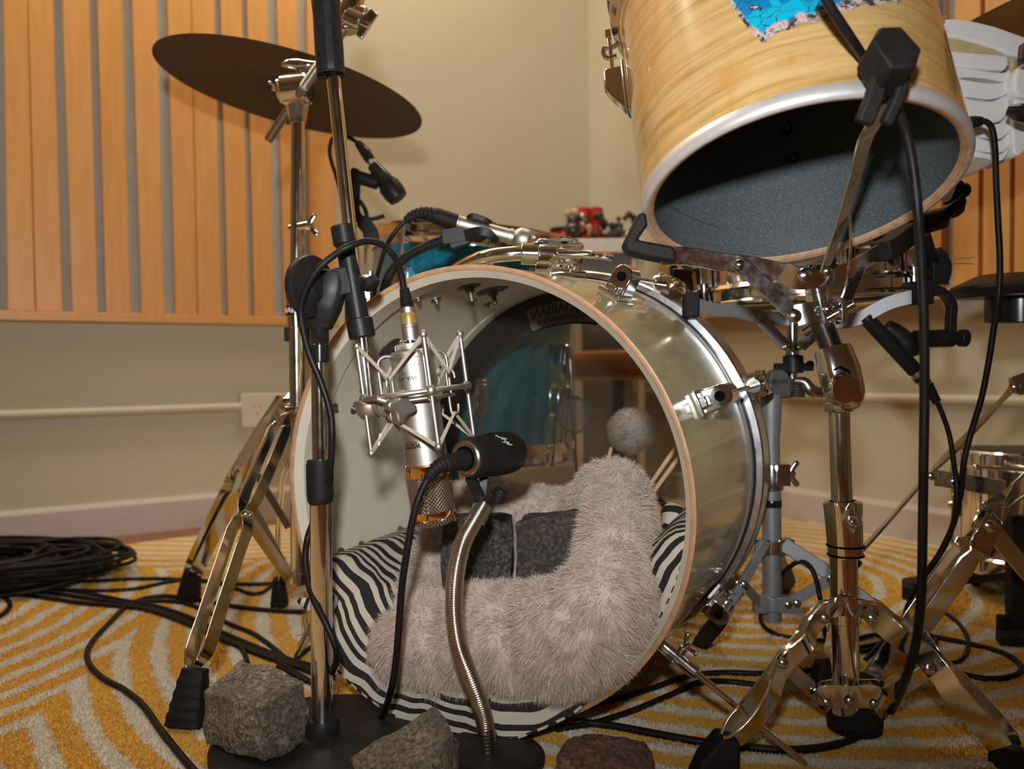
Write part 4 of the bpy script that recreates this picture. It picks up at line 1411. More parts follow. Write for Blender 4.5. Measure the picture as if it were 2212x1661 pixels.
m = MB(); m.cyl(P(628, 494, D), P(668, 486, D - .01), .0085, n=16); m.wing(P(664, 488, D - .01), RT + UP * .1, UP * .75 + RT * .6, .014); m.obj('wing_bolt', chrome, cs)
m = MB()
m.lathe(P(643, 268, D), UP, [(.0125, 0), (.0148, .004), (.0205, .045), (.0225, .060), (.018, .066)], 8)
m.cyl(P(612, 196, D - .005), P(668, 190, D - .012), .0260, n=34, ch=.003)
m.cyl(P(606, 197, D - .004), P(613, 196, D - .005), .0215, n=30, ch=.001)
m.obj('tilter', chrome, cs, sharp=25)
m = MB(); m.cyl(P(606, 192, D - .005), P(596, 188, D - .005), .0055, n=14); m.wing(P(600, 189, D - .005), RT * -1 + UP * .2, UP * .25 - FW * 1 - RT * .3, .011); m.obj('wing_bolt', chrome, cs)
m = MB()
m.cyl(P(646, 168, D - .01), P(645, 150, D - .01), .0045, n=12)
m.sweep(smooth([P(608, 141, D - .01), P(622, 138, D - .01), P(645, 140, D - .01), P(668, 141, D - .01), P(690, 136, D - .01)], 5), [(.0075 * math.cos(q * pi / 8), .0075 * math.sin(q * pi / 8)) for q in range(16)], FW, scale=interp([.25, 1.0, 1.3, 1.0, .3], 21))
m.obj('wing_bolt', chrome, cs)
m = MB(); m.cyl(P(580, 302, D + .06), P(622, 238, D + .03), .0080, n=18); m.cyl(P(655, 190, D - .045), P(762, 36, D - .03), .0080, n=18); m.cyl(P(622, 238, D + .03), P(655, 190, D - .045), .0070, n=14); m.obj('boom_arm', plain('knurled_chrome', (.42, .39, .35), .32, 1.0, .2, 300, .5, 900), cs)
# the clamp at the top of the boom arm
m = MB()
m.sweep(smooth(PP((752, 70, D - .03), (750, 40, D - .03), (758, 10, D - .03), (772, -20, D - .03)), 5), [(.020 * math.cos(q * pi / 10), .020 * math.sin(q * pi / 10)) for q in range(20)], FW, scale=interp([.75, 1.1, 1.05, .8], 16))
m.cyl(P(750, 36, D - .05), P(784, 52, D - .055), .0165, n=24, ch=.002); m.cyl(P(770, 20, D - .05), P(790, 26, D - .055), .0080, n=18, ch=.001)
m.obj('boom_clamp', chrome, cs, sharp=28)
m = MB(); p0 = P(788, 52, D - .055)
m.cyl(P(772, 46, D - .055), P(800, 58, D - .055), .0060, n=16)
m.poly([P(784, 43, D - .055), P(800, 18, D - .055), P(817, 32, D - .055), P(800, 58, D - .055), P(782, 86, D - .055), P(769, 76, D - .055), P(774, 60, D - .055)], FW, .007)
m.obj('wing_bolt', chrome, cs, bevel=.002, seg=3)
# legs
WD = RT * .40 - UP * .18 + FW * .90
lf = two_bars(PP((630, 893, 1.385), (611, 902, 1.38), (604, 916, 1.375), (588, 930, 1.37), (527, 1072, 1.27), (524, 1105, 1.25), (517, 1122, 1.24), (499, 1148, 1.22), (434, 1345, 1.10), (413, 1410, 1.055), (414, 1445, 1.045)),
              PP((636, 893, 1.375), (624, 902, 1.37), (617, 918, 1.365), (616, 935, 1.36), (558, 1073, 1.255), (540, 1098, 1.24), (533, 1122, 1.23), (534, 1148, 1.215), (518, 1190, 1.19), (470, 1340, 1.09), (448, 1408, 1.05), (425, 1436, 1.04)), .020, .0026, WD, parent=cs, sm=2)
lb = two_bars(PP((626, 860, 1.41), (612, 856, 1.42), (508, 1020, 1.49), (500, 1045, 1.50), (486, 1068, 1.505), (420, 1205, 1.555), (412, 1232, 1.56)),
              PP((632, 872, 1.40), (618, 872, 1.41), (526, 1035, 1.48), (516, 1062, 1.49), (500, 1085, 1.50), (434, 1215, 1.55), (422, 1240, 1.555)), .024, .0026, RT * .8 + UP * .5, parent=cs, sm=2)
lr_ = two_bars(PP((622, 900, 1.42), (612, 988, 1.45), (617, 1010, 1.455), (605, 1038, 1.46), (597, 1180, 1.51), (598, 1250, 1.53)),
               PP((632, 900, 1.41), (618, 985, 1.44), (625, 1012, 1.445), (613, 1040, 1.45), (603, 1180, 1.50), (604, 1250, 1.52)), .012, .0024, FW, parent=cs, sm=2)
m = MB(); m.lathe(P(643, 905, D), UP, [(.0135, 0), (.0165, .001), (.0165, .016), (.0135, .017)], 24); m.box(P(632, 888, D - .012), RT * .010, UP * .008, FW * .012); m.obj('leg_hub', chrome, cs, bevel=.001)
m = MB(); m.lathe(P(646, 1262, D), UP, [(.0135, 0), (.0175, .001), (.0175, .020), (.0135, .021)], 24); m.strap(PP((640, 1248, D - .02), (626, 1250, D - .02), (618, 1256, D - .01)), UP, .020, .003, 3); m.obj('lower_collar', chrome, cs)
m = MB(); m.strap(PP((530, 1112, 1.245), (630, 1256, 1.385)), RT * .7 + UP * .5 + FW * .3, .018, .004); m.obj('brace', chrome, cs)
m = MB(); m.strap(PP((515, 1050, 1.49), (560, 1120, 1.46), (628, 1250, 1.42)), RT * .7 + UP * .5, .014, .003); m.obj('brace', chrome, cs)
m = MB(); m.strap(PP((556, 1026, 1.46), (624, 1140, 1.45)), RT * .7 + UP * .5, .012, .003); m.obj('brace', chrome, cs)
for q in ((530, 1110, 1.225, .0065), (540, 1112, 1.222, .005)):
    rivet(P(*q[:3]), BK + RT * .3, q[3], chrome, lf)


def ribbed_foot(leg, a, b, w0, w1, dep, up):
    m = MB(); ax = (b - a); n = 30
    pts = [a + ax * (i / n) for i in range(n + 1)]
    sc = [(w0 + (w1 - w0) * i / n) * (1.0 + (.05 if (i % 6) < 3 and 5 < i < 27 else 0)) for i in range(n + 1)]
    pr = [(math.copysign(abs(math.cos(q * pi / 8)) ** .5, math.cos(q * pi / 8)), dep * math.copysign(abs(math.sin(q * pi / 8)) ** .5, math.sin(q * pi / 8))) for q in range(16)]
    m.sweep(pts, pr, up, scale=sc)
    return m.obj('rubber_foot', rubber, leg, sharp=30)


ribbed_foot(lf, P(422, 1444, 1.04), FL(402, 1566, .002), .0150, .0235, .85, RT)
ribbed_foot(lb, P(417, 1228, 1.56), FL(406, 1296, .002), .0145, .021, .85, RT)
ribbed_foot(lr_, P(602, 1250, 1.525), FL(604, 1308, .002), .010, .0155, .9, RT)

CC = P(632, 200, 1.68)
cy = T('cymbal', 'dark bronze cymbal seen from below, above the left chrome stand', 'cymbal', CC)
cn = (V((0, 0, 1)) + RT * .20 + FW * .015).normalized()
m = MB()
cpr = [(.0055, .026), (.02, .025), (.036, .021), (.046, .016), (.055, .0140), (.12, .0095), (.20, .0035), (.264, -.002)]
prf = cpr + [(r, z + .0014) for r, z in cpr[::-1]]
m.lathe(CC, cn, prf, 128, RT, wrap=True)
m.obj('cymbal_plate', bronze, cy, sharp=60)
m = MB(); m.cyl(CC + cn * .010, CC + cn * .075, .0055, n=14); m.lathe(CC + cn * .037, cn, [(.006, 0), (.018, 0), (.019, .006), (.018, .013), (.006, .013)], 24); m.cyl(CC + cn * .05, CC + cn * .062, .007, n=12)
m.wing(CC + cn * .055, cn, RT, .012)
m.obj('cymbal_mount', black, cy)
m = MB(); m.cyl(P(646, 196, D + .02), CC + cn * .012, .0065, n=14); m.obj('cymbal_post', chrome, cs)

# ---------------------------------------------------------------- boom mic stand with round base
sd_ = .955
base_c = FL(697, 1612); 
ms = T('mic_stand', 'chrome and black boom microphone stand on a round base before the bass drum', 'microphone stand', base_c)
bz = V((base_c.x, base_c.y, 0))
m = MB(); m.lathe(bz, ZV, [(0, 0), (.122, 0), (.126, .003), (.126, .009), (.121, .0135), (.030, .0150), (0, .0150)], 96); m.obj('round_base', ironm, ms, sharp=30)
m = MB(); m.lathe(bz + ZV * .0145, ZV, [(.0195, 0), (.0195, .012), (.0165, .018), (0, .018)], 28); m.obj('base_socket', ironm, ms)
pb = bz + ZV * .028
m = MB(); m.cyl(pb, P(693, 1080, sd_), .0125, n=28); m.obj('outer_tube', chrome, ms)
m = MB(); m.cyl(P(693, 1085, sd_), P(689, 770, sd_), .0094, n=26); m.obj('inner_tube', chrome, ms)
m = MB(); ca, cb = P(692, 1092, sd_), P(690, 993, sd_)
axv = (cb - ca).normalized(); L = (cb - ca).length
m.lathe(ca, cb - ca, [(.0105, 0), (.0118, .001), (.0146, .006), (.0148, .010), (.0146, L - .003), (.0135, L), (.0094, L)], 48)
for i in range(36):
    t = 2 * pi * i / 36; u_, v_ = perp(axv); rd = u_ * math.cos(t) + v_ * math.sin(t)
    m.box(ca + axv * (L / 2 + .003) + rd * .0147, rd * .0006, u_ * -math.sin(t) * .0007 + v_ * math.cos(t) * .0007, axv * (L / 2 - .008))
m.obj('height_clutch', rubber, ms)
m = MB()
m.lathe(P(691, 783, sd_), P(690, 690, sd_) - P(691, 783, sd_), [(.0094, 0), (.0108, .001), (.0108, .020), (.0100, .021), (.0100, .023), (.0106, .024), (.0106, .042), (.0128, .052), (.0135, .06), (0, .06)], 28)
m.obj('swivel_socket', blackgloss, ms)
m = MB()
m.sweep(smooth([P(691, 712, sd_), P(692, 690, sd_), P(700, 660, sd_ - .002), P(712, 622, sd_ - .004), P(716, 585, sd_ - .004)], 4), [(.0175 * math.copysign(abs(math.cos(q * pi / 8)) ** .6, math.cos(q * pi / 8)), .014 * math.copysign(abs(math.sin(q * pi / 8)) ** .6, math.sin(q * pi / 8))) for q in range(16)], RT, scale=interp([.75, 1.0, 1.15, 1.1, .9], 17))
m.sweep([P(705, 618, sd_ - .004), P(760, 606, sd_ - .004)], [(.016, -.012), (.016, .012), (-.016, .012), (-.016, -.012)], UP)
m.obj('swivel_body', black, ms, bevel=.002)
m = MB(); wa = P(660, 620, sd_ - .012); wx = (RT * .86 - FW * .5).normalized()
m.lathe(wa, wx, [(0, 0), (.030, 0), (.0352, .003), (.0360, .006), (.0360, .010), (.0345, .013), (.020, .016), (.012, .022), (0, .022)], 48)
m.obj('tightening_wheel', black, ms, sharp=28)
bdir = (P(796, 868, .955) - P(706, 40, .955)).normalized()
bp = lambda y: P(706 + 90 * (y - 40) / 828, y, .952)
m = MB(); m.cyl(bp(140), bp(868), .0080, n=24); m.obj('boom_tube', chrome, ms)
m = MB(); m.cyl(P(741, 490, .952), P(782, 730, .952), .0118, n=28, ch=.001); m.cyl(P(740, 487, .952), P(747, 530, .952), .0140, n=28, ch=.0015); m.cyl(P(775, 688, .952), P(783, 730, .952), .0152, n=28, ch=.0015)
m.obj('boom_sleeve', black, ms, sharp=30)
m = MB(); m.lathe(P(715, 162, .952), P(702, -25, .952) - P(715, 162, .952), [(.0080, .003), (.0130, .003), (.0150, 0), (.0160, .003), (.0160, .012), (.0163, .030), (.0158, .070), (.0166, .084), (.0140, .096), (0, .096)], 14)
m.obj('boom_counterweight', black, ms, sharp=20)
m = MB(); m.lathe(P(714, 158, .952), bdir, [(.0158, 0), (.0162, .0015), (.0158, .003)], 28); m.obj('grip_ring', rubber, ms)
m = MB(); m.cyl(P(762, 604, .95), P(800, 616, .945), .0075, n=16); m.cyl(P(795, 605, .945), P(806, 620, .943), .0105, n=18, ch=.002); m.obj('sleeve_knob', black, ms)
m = MB(); m.lathe(P(793, 838, .955), bdir, [(.0080, 0), (.0092, .001), (.0092, .004), (.0080, .005)], 24); m.obj('boom_ring', chrome, ms)

# ---------------------------------------------------------------- large condenser mic in its shock mount
KD = .950
mic_c = lambda y: P(891 + .135 * (y - 775), y, KD)
MA = (mic_c(975) - mic_c(775)).normalized()         # axis, pointing down to the capsule
M1 = (RT - MA * RT.dot(MA)).normalized()
M2 = (-FW - MA * (-FW).dot(MA)).normalized()        # towards the camera
M0 = mic_c(757)
pxl = lambda y: (mic_c(y) - M0).dot(MA)
mic = T('condenser_mic', 'large silver condenser microphone hanging upside down in a wire shock mount', 'microphone', mic_c(1135))
rb = .0246
m = MB()
m.lathe(M0, MA, [(0, -.0005), (.0225, 0), (.0243, .0020), (rb, .0045), (rb, pxl(772)), (.0241, pxl(772.5)), (.0241, pxl(773.5)), (rb, pxl(774)), (rb, pxl(789)), (.0242, pxl(789.5)), (.0242, pxl(790.5)), (rb, pxl(791)), (rb, pxl(1001)), (.0238, pxl(1003)), (0, pxl(1003))], 64, M2)
m.obj('body', satin, mic, sharp=30)
m = MB(); m.lathe(M0, MA, [(0, pxl(742)), (.0165, pxl(742)), (.0178, pxl(744)), (.0178, pxl(755)), (.0170, pxl(757.5)), (0, pxl(758))], 48, M2)
for i in range(60):
    t = 2 * pi * i / 60; d = M1 * math.cos(t) + M2 * math.sin(t)
    m.box(M0 + MA * pxl(749.5) + d * .0178, d * .0004, MA.cross(d) * .0005, MA * .0028)
m.obj('lock_ring', satin, mic)
m = MB(); m.lathe(M0, MA, [(.0100, pxl(736)), (.0105, pxl(737)), (.0105, pxl(744)), (0, pxl(744))], 36, M2); m.obj('connector_socket', chrome, mic)
m = MB(); m.lathe(M0, MA, [(.0236, pxl(1003)), (.0252, pxl(1005)), (.0252, pxl(1026)), (.0246, pxl(1028))], 64, M2)
m.obj('gold_band', gold, mic, sharp=30, label='gold plated band above the grille')
m = MB(); m.lathe(M0, MA, [(.0250, pxl(1103)), (.0256, pxl(1104)), (.0256, pxl(1116)), (.0250, pxl(1118))], 64, M2); m.obj('gold_band', gold, mic, sharp=30, label='gold plated band at the lower end')
m = MB()
gy = [1027, 1040, 1060, 1080, 1104]
m.lathe(M0, MA, [(.0246, pxl(y)) for y in gy], 64, M2)
m.lathe(M0, MA, [(.0250, pxl(1117)), (.0248, pxl(1121)), (.0225, pxl(1128)), (.0160, pxl(1134)), (.0080, pxl(1136)), (0, pxl(1137))], 64, M2)
m.obj('grille', grillem, mic, label='fine wire mesh grille')
m = MB()
for t in (-.10, 1.75, 3.2, 4.6):
    d = M1 * math.cos(t) + M2 * math.sin(t)
    m.cyl(M0 + MA * pxl(1020) + d * .0256, M0 + MA * pxl(1132) + d * .0235, .0013, n=10)
m.obj('grille_post', chrome_old, mic)
for x, dy in ((-.022, 0), (.0205, 0)):
    m = MB(); a = M0 + MA * pxl(1000); d = (M1 * x + M2 * .009).normalized() * rb
    m.cyl(a + d * .98, a + d * 1.13, .0016, n=10); m.obj('screw', chrome, mic)
def on_mic(y):                                       # lettering that stands upside down on the body
    c = M0 + MA * pxl(y)
    return lambda x, v, off=0.0: c + MA * (-v * -1) + (M2 * math.cos((x + off) / rb) - M1 * math.sin((x + off) / rb)) * (rb + .00012)
m = MB()
f = on_mic(960); m.text('warm', .0110, lambda x, v: f(x * .82, v * 1.1, .0116), bold=.0003)
f2 = on_mic(951); m.text('AUDIO', .0040, lambda x, v: f2(x * 1.1, v, .0116), bold=.0001)
f3 = on_mic(816); m.text('WA-47jr', .0070, lambda x, v: f3(x, v, .0080), bold=.0001)
f4 = on_mic(806); m.text('CE', .0042, lambda x, v: f4(x, v, .0100), bold=.0001)
f5 = on_mic(1000); m.text('_', .0060, lambda x, v: f5(x, v + .002, -.004))
m.obj('body_print', black_ink, mic)

SM0 = mic_c(848)
sm = T('shock_mount', 'satin wire shock mount with elastic bands holding the silver microphone on the boom', 'shock mount', SM0)
def sp(deg, r, h=0.0):                               # h upwards along the mic
    t = math.radians(deg); return SM0 + (M1 * math.cos(t) + M2 * math.sin(t)) * r - MA * h
PA, HA = (69, -20, -106, 170), (122, 25, -63, 212)
RO, RI = .0600, .0410
m = MB(); m.tube([sp(a, RO, 0) for a in range(-24, 300, 6)], .0030, 14); m.obj('outer_ring', satin, sm)
m = MB(); m.tube([sp(a, RI, -.0075) for a in range(0, 360, 8)], .0022, 12, closed=True); m.obj('inner_ring', satin, sm)
for a in PA:
    m = MB(); m.cyl(sp(a, RO, .060), sp(a, RO, -.060), .0027, n=14)
    for h, r in ((.061, .0043), (-.061, .0043), (0, .0058)):
        m.ball(sp(a, RO, h), r, 1.15, MA, 16)
    m.obj('post', satin, sm)
HU, HD = .0165, -.0255
for a in HA:
    m = MB()
    m.tube([sp(a, RI + .010, HU - .006), sp(a, RI + .009, HU + .001), sp(a, RI + .004, HU + .004), sp(a, RI, HU), sp(a, RI, 0), sp(a, RI, HD), sp(a, RI + .004, HD - .004), sp(a, RI + .009, HD - .001), sp(a, RI + .010, HD + .007)], .0016, 10, sm=4)
    m.obj('hook', satin, sm)
for a in (160, 66, -24, 250):
    m = MB()
    m.tube([sp(a, .0245, .044), sp(a, .032, .0445), sp(a, .0375, .042), sp(a, RI - .0005, .034), sp(a, RI - .0005, .0), sp(a, RI - .0005, -.010)], .0019, 10, sm=5)
    m.obj('cradle_wire', satin, sm)
m = MB(); m.lathe(SM0, MA, [(.0247, -.0460), (.0258, -.0455), (.0258, -.0400), (.0247, -.0395)], 48, M2); m.obj('cradle_band', satin, sm)
elas = plain('grey_elastic_cord', (.44, .37, .30), .7, 0, .15, 400, .3, 1200)
def near_hooks(a):
    return sorted(HA, key=lambda h: abs((h - a + 180) % 360 - 180))[:2]
for a in PA:
    for h in near_hooks(a):
        for top in (1, -1):
            m = MB(); e0 = sp(a, RO, .061 * top); e1_ = sp(h, RI + .004, HU + .002 if top > 0 else HD - .002)
            s_ = (e1_ - e0).normalized().cross(M2).normalized() * .0012
            m.cyl(e0 + s_, e1_ + s_ * .5, .0011, n=8); m.cyl(e0 - s_, e1_ - s_ * .5, .0011, n=8)
            m.obj('elastic_band', elas, sm)
m = MB(); e0 = P(823, 936, .93); e1_ = P(818, 962, .93); m.cyl(e0, e1_, .0022, .0016, 10); m.obj('elastic_sleeve', plain('white_sleeve', (.62, .56, .48), .5), sm)
cupc = P(797, 870, KD); cax = (bdir * 1.0).normalized()
m = MB(); m.lathe(cupc, cax, [(0, -.0035), (.0165, -.0035), (.0178, -.002), (.0178, .0010), (.0163, .002), (.0163, .005), (.0145, .012), (.0105, .0175), (.005, .0202), (0, .0208)], 36); m.obj('swivel_cup', satin, sm, sharp=30)
kx = (RT * .62 - FW * .78 - UP * .03).normalized()
m = MB(); k0 = P(818, 874, KD - .010)
m.lathe(k0, kx, [(0, 0), (.0090, 0), (.0105, .002), (.0105, .006), (.0085, .007), (.0085, .009), (.0128, .0105), (.0133, .012), (.0128, .0135), (.0085, .014), (.0125, .016), (.0122, .0185), (.0060, .019), (.0060, .042), (0, .042)], 32)
m.obj('swivel_joint', satin, sm, sharp=25)
m = MB(); kc = k0 + kx * .047
ku, kv = perp(kx)
star = []
for i in range(48):
    t = 2 * pi * i / 48
    r = .0110 + .0075 * (math.cos(4 * t - .6) * .5 + .5) ** 1.3
    star.append(kc + (ku * math.cos(t) + kv * math.sin(t)) * r)
m.poly(star, kx, .013); m.obj('star_knob', satin, sm, bevel=.0022, seg=3)
m = MB(); m.tube([kc, sp(128, RO + .004, 0), sp(118, RO, 0)], .0035, 12); m.obj('ring_stem', satin, sm)


def cable(name, label, pts, r=.0033, sm=6, group=None):
    m = MB(); m.tube(pts, r, 10, sm=sm)
    return tag(m.obj(name, cablem), label, 'cable', group)


def plug(o, a, b, r0, r1, boot_end=None, mat=None, tape=None):
    """metal shell from a to b, ridged boot from b to boot_end"""
    ax = b - a; L = ax.length
    m = MB(); m.lathe(a, ax, [(0, 0), (r0, 0), (r0, L * .38), (r0 * 1.06, L * .40), (r0 * 1.06, L * .46), (r0, L * .48), (r1, L), (0, L)], 32)
    m.obj('plug_shell', mat or satin, o, sharp=30)
    if tape:
        m = MB(); m.lathe(a, ax, [(r0 * 1.03, L * .50), (r0 * 1.045, L * .52), (r1 * 1.06, L * .82), (r1 * 1.03, L * .84)], 32); m.obj('tape', tape, o)
    if boot_end is not None:
        bx = boot_end - b; K = 24
        pts = [b + bx * (i / K) for i in range(K + 1)]
        sc = [(r1 * .98) * (1 - .32 * i / K) * (1.0 if i % 3 else .86) for i in range(K + 1)]
        q = MB(); q.tube(pts, sc, 18); q.obj('plug_boot', rubber, o)


tape_gold = plain('brown_tape', (.30, .19, .055), .4, .2, .3, 200)
o = cable('microphone_cable', 'black cable arching over the boom from the silver condenser microphone to the floor',
          PP((873, 628, .955), (866, 590, .95), (853, 556, .94), (826, 529, .93), (792, 521, .92), (752, 533, .91), (715, 556, .91), (680, 590, .91), (655, 640, .915), (650, 684, .92), (667, 761, .925), (694, 828, .925), (714, 895, .925), (717, 955, .925), (712, 1020, .935), (694, 1090, .975), (668, 1150, .985), (660, 1196, .975), (663, 1243, .965), (678, 1295, .95), (703, 1345, .94), (724, 1394, .935), (727, 1425, .945), (716, 1455, .97)) + [FL(700, 1490, .0033), FL(660, 1470, .0033), FL(600, 1440, .0033)], .0039)
plug(o, P(888, 736, KD), P(880, 664, KD), .0094, .0084, P(873, 622, KD + .001), tape=tape_gold)

# ---------------------------------------------------------------- kick drum mic on a gooseneck table stand
gs = T('gooseneck_stand', 'chrome gooseneck table stand with round black base holding the black kick drum microphone', 'microphone stand', FL(1072, 1650))
gp = smooth(PP((1044, 1092, .955), (1022, 1130, .938), (1001, 1170, .92), (987, 1225, .905), (981, 1280, .893), (982, 1340, .885), (992, 1400, .882), (1012, 1455, .885), (1033, 1510, .895), (1047, 1560, .908), (1055, 1640, .922)), 36)
gp = gp[:-1]
m = MB(); m.tube(gp, [(.0098 if i % 3 else .0086) for i in range(len(gp))], 20); m.obj('gooseneck', plain('ribbed_chrome', (.60, .55, .49), .24, 1.0, .06), gs, sharp=80)
m = MB(); m.cyl(P(1028, 1128, .952), P(1044, 1090, .957), .0108, .0112, 26, .001); m.obj('top_ferrule', chrome, gs)
m = MB(); gbx = P(1056, 1640, .922); gb = V((gbx.x, gbx.y, 0))
m.lathe(gb, ZV, [(0, 0), (.058, 0), (.062, .003), (.062, .009), (.057, .014), (.016, .017), (0, .017)], 72); m.obj('round_base', ironm, gs, sharp=30)
m = MB(); m.cyl(gb + ZV * .015, gb + ZV * .034, .0105, .0100, 26, .001); m.cyl(gb + ZV * .034, P(1055, 1610, .922), .0092, n=26); m.obj('base_ferrule', chrome, gs)
kr, kf = P(1007, 990, .925), P(1108, 976, 1.000)
KA = (kf - kr).normalized(); KL = (kf - kr).length
km = T('kick_drum_mic', 'stubby black kick drum microphone with a grey rear ring, aimed into the bass drum', 'microphone', (kr + kf) / 2)
m = MB(); m.lathe(kr, KA, [(.0195, .000), (.0225, .005), (.0238, .012), (.0240, .040), (.0252, .046), (.0256, .052), (.0256, KL * .80), (.0245, KL * .92), (.0200, KL * 1.02), (.0120, KL * 1.07), (0, KL * 1.08)], 56)
m.obj('body', black, km, sharp=30)
m = MB(); m.lathe(kr, KA, [(.0200, .0022), (.0196, -.0015), (.0180, -.0030), (.0140, -.0030), (.0128, -.0010), (.0125, .0020)], 56)
for i in range(64):
    t = 2 * pi * i / 64; u_, v_ = perp(KA); d = u_ * math.cos(t) + v_ * math.sin(t)
    m.box(kr + KA * .0005 + d * .0199, d * .0005, KA.cross(d) * .0005, KA * .0016)
m.obj('rear_ring', plain('antique_nickel', (.50, .44, .36), .3, 1.0, .1), km)
m = MB(); m.lathe(kr, KA, [(0, .002), (.0128, .002)], 40); m.obj('rear_socket', darkm, km)
ku_ = (UP - KA * UP.dot(KA)).normalized(); ks = KA.cross(ku_)
if ks.dot(RT) < 0:
    ks = -ks
def onk(s, t, r=.0242):
    return kr + KA * s + (ku_ * math.cos(t) + ks * math.sin(t)) * r
m = MB()
m.add([onk(.036 + .002 * i, t, .02575) for i in range(9) for t in (-.25, .05)], [(2 * i, 2 * i + 1, 2 * i + 3, 2 * i + 2) for i in range(8)])
m.obj('red_mark', redp, km)
m = MB()
sc_ = [(.040, .45), (.043, .52), (.041, .58), (.046, .66), (.044, .72), (.050, .80), (.046, .88), (.053, .95), (.048, 1.02), (.055, 1.10)]
pts = smooth([onk(s_, t, .0259) for s_, t in sc_], 5)
m.tube(pts, .0004, 6)
for s_, t in ((.050, .70), (.045, .95), (.053, 1.05)):
    m.tube([onk(s_ - .004, t - .06, .0259), onk(s_ + .004, t + .05, .0259)], .0003, 5)
m.obj('handwriting', white_ink, km)
m = MB()                                             # clip
m.sweep(smooth(PP((1014, 1030, .940), (1025, 1050, .945), (1036, 1072, .952), (1042, 1092, .957)), 4), [(.0055, -.004), (.0055, .004), (-.0055, .004), (-.0055, -.004)], RT)
m.sweep(smooth(PP((1046, 1024, .962), (1044, 1050, .958), (1042, 1075, .957), (1042, 1092, .957)), 4), [(.0050, -.004), (.0050, .004), (-.0050, .004), (-.0050, -.004)], RT)
m.cyl(P(1042, 1070, .957), P(1036, 1105, .957), .0095, .0085, 18, .001)
m.sweep(PP((1044, 1082, .952), (1066, 1068, .948)), [(.004, -.004), (.004, .004), (-.004, .004), (-.004, -.004)], UP)
m.cyl(P(1072, 1085, .945), P(1085, 1056, .945), .0075, .0085, 14, .002)
m.obj('clip', black, gs, bevel=.001)
o = cable('microphone_cable', 'black cable hanging from the back of the kick drum microphone down past the plush bed',
          PP((948, 1010, .895), (928, 1030, .892), (912, 1058, .89), (900, 1090, .888), (888, 1140, .888), (876, 1210, .890), (868, 1270, .895), (862, 1350, .90), (855, 1430, .91), (845, 1490, .925)) + [FL(822, 1550, .014), FL(775, 1560, .010), FL(730, 1530, .0035), FL(680, 1480, .0035), FL(600, 1430, .0035)], .0040)
bt_ = smooth(PP((1003, 993, .925), (980, 998, .91), (955, 1004, .898), (938, 1016, .892), (925, 1036, .890)), 8)
m = MB(); m.tube(bt_, [(.0115 - .0055 * i / len(bt_)) * (1 if (i < 14 or i % 3) else .85) for i in range(len(bt_))], 18); m.obj('plug_boot', rubber, o)

# ---------------------------------------------------------------- blue floor tom behind the bass drum
FD = 1.74
ftc = P(1028, 520, FD); FTR = .222
fa = (ZV + RT * .085 - FW * .01).normalized()
fz = .700
ftop = V((ftc.x, ftc.y, .698))
ft = T('floor_tom', 'blue sparkle floor tom with chrome hoops standing behind the bass drum', 'drum', V((ftc.x, ftc.y, 0)))
FH = .42
def fp(t, s, r):
    u_, v_ = (RT - fa * RT.dot(fa)).normalized(), None
    v_ = fa.cross(u_); return ftop + fa * s + (u_ * math.cos(t) + v_ * math.sin(t)) * r
m = MB(); m.lathe(ftop, fa, [(FTR - .012, -FH), (FTR - .012, -.012)], 96, RT); m.obj('shell', bluem, ft, label='blue sparkle wrapped shell')
for s0, sg in ((0, 1), (-FH - .01, -1)):
    m = MB(); m.lathe(ftop + fa * s0, fa * sg, [(FTR - .010, -.034), (FTR - .002, -.034), (FTR - .002, -.030), (FTR + .004, -.024), (FTR + .004, -.014), (FTR - .003, -.010), (FTR - .003, .002), (FTR + .003, .005), (FTR + .002, .008), (FTR - .008, .007), (FTR - .009, -.03)], 96, RT, wrap=True)
    m.obj('hoop', chrome, ft, sharp=50)
    m = MB(); m.lathe(ftop + fa * (s0 - .006 * sg), fa * sg, [(0, 0), (FTR - .009, 0), (FTR - .009, -.004), (0, -.004)], 64, RT); m.obj('drum_head', plain('coated_white_head', (.55, .52, .47), .5), ft)
for k in range(8):
    t = math.radians(-124 + 45 * k)
    n = (fp(t, 0, 1) - fp(t, 0, 0)).normalized(); g = fa.cross(n)
    m = MB()
    for s0, s1 in ((-.085, -.135), (-FH + .085, -FH + .135)):
        p = fp(t, (s0 + s1) / 2, FTR - .012); h = abs(s1 - s0) / 2
        m.box(p + n * .003, n * .003, g * .012, fa * (h + .008)); m.box(p + n * .013, n * .010, g * .009, fa * h)
    m.obj('lug', chrome, ft, bevel=.002)
    m = MB(); m.cyl(fp(t, -.090, FTR + .003), fp(t, .010, FTR + .003), .0032, n=10); m.cyl(fp(t, -FH + .09, FTR + .003), fp(t, -FH - .02, FTR + .003), .0032, n=10); m.obj('tension_rod', chrome, ft)
for t in (math.radians(-150), math.radians(-30), math.radians(90)):
    m = MB(); a = fp(t, -.20, FTR + .012); b = V((a.x + (a.x - ftop.x) * .10, a.y + (a.y - ftop.y) * .10, .022))
    m.cyl(a, b, .005, n=14); lgo = m.obj('leg', chrome, ft)
    m = MB(); m.cyl(V((b.x, b.y, 0.0)), b + ZV * .014, .011, .008, 16, .002); m.obj('rubber_foot', rubber, lgo)
    m = MB(); m.cyl(fp(t, -.24, FTR + .004), fp(t, -.20, FTR + .004), .014, n=16, ch=.002); m.obj('leg_bracket', chrome, ft)

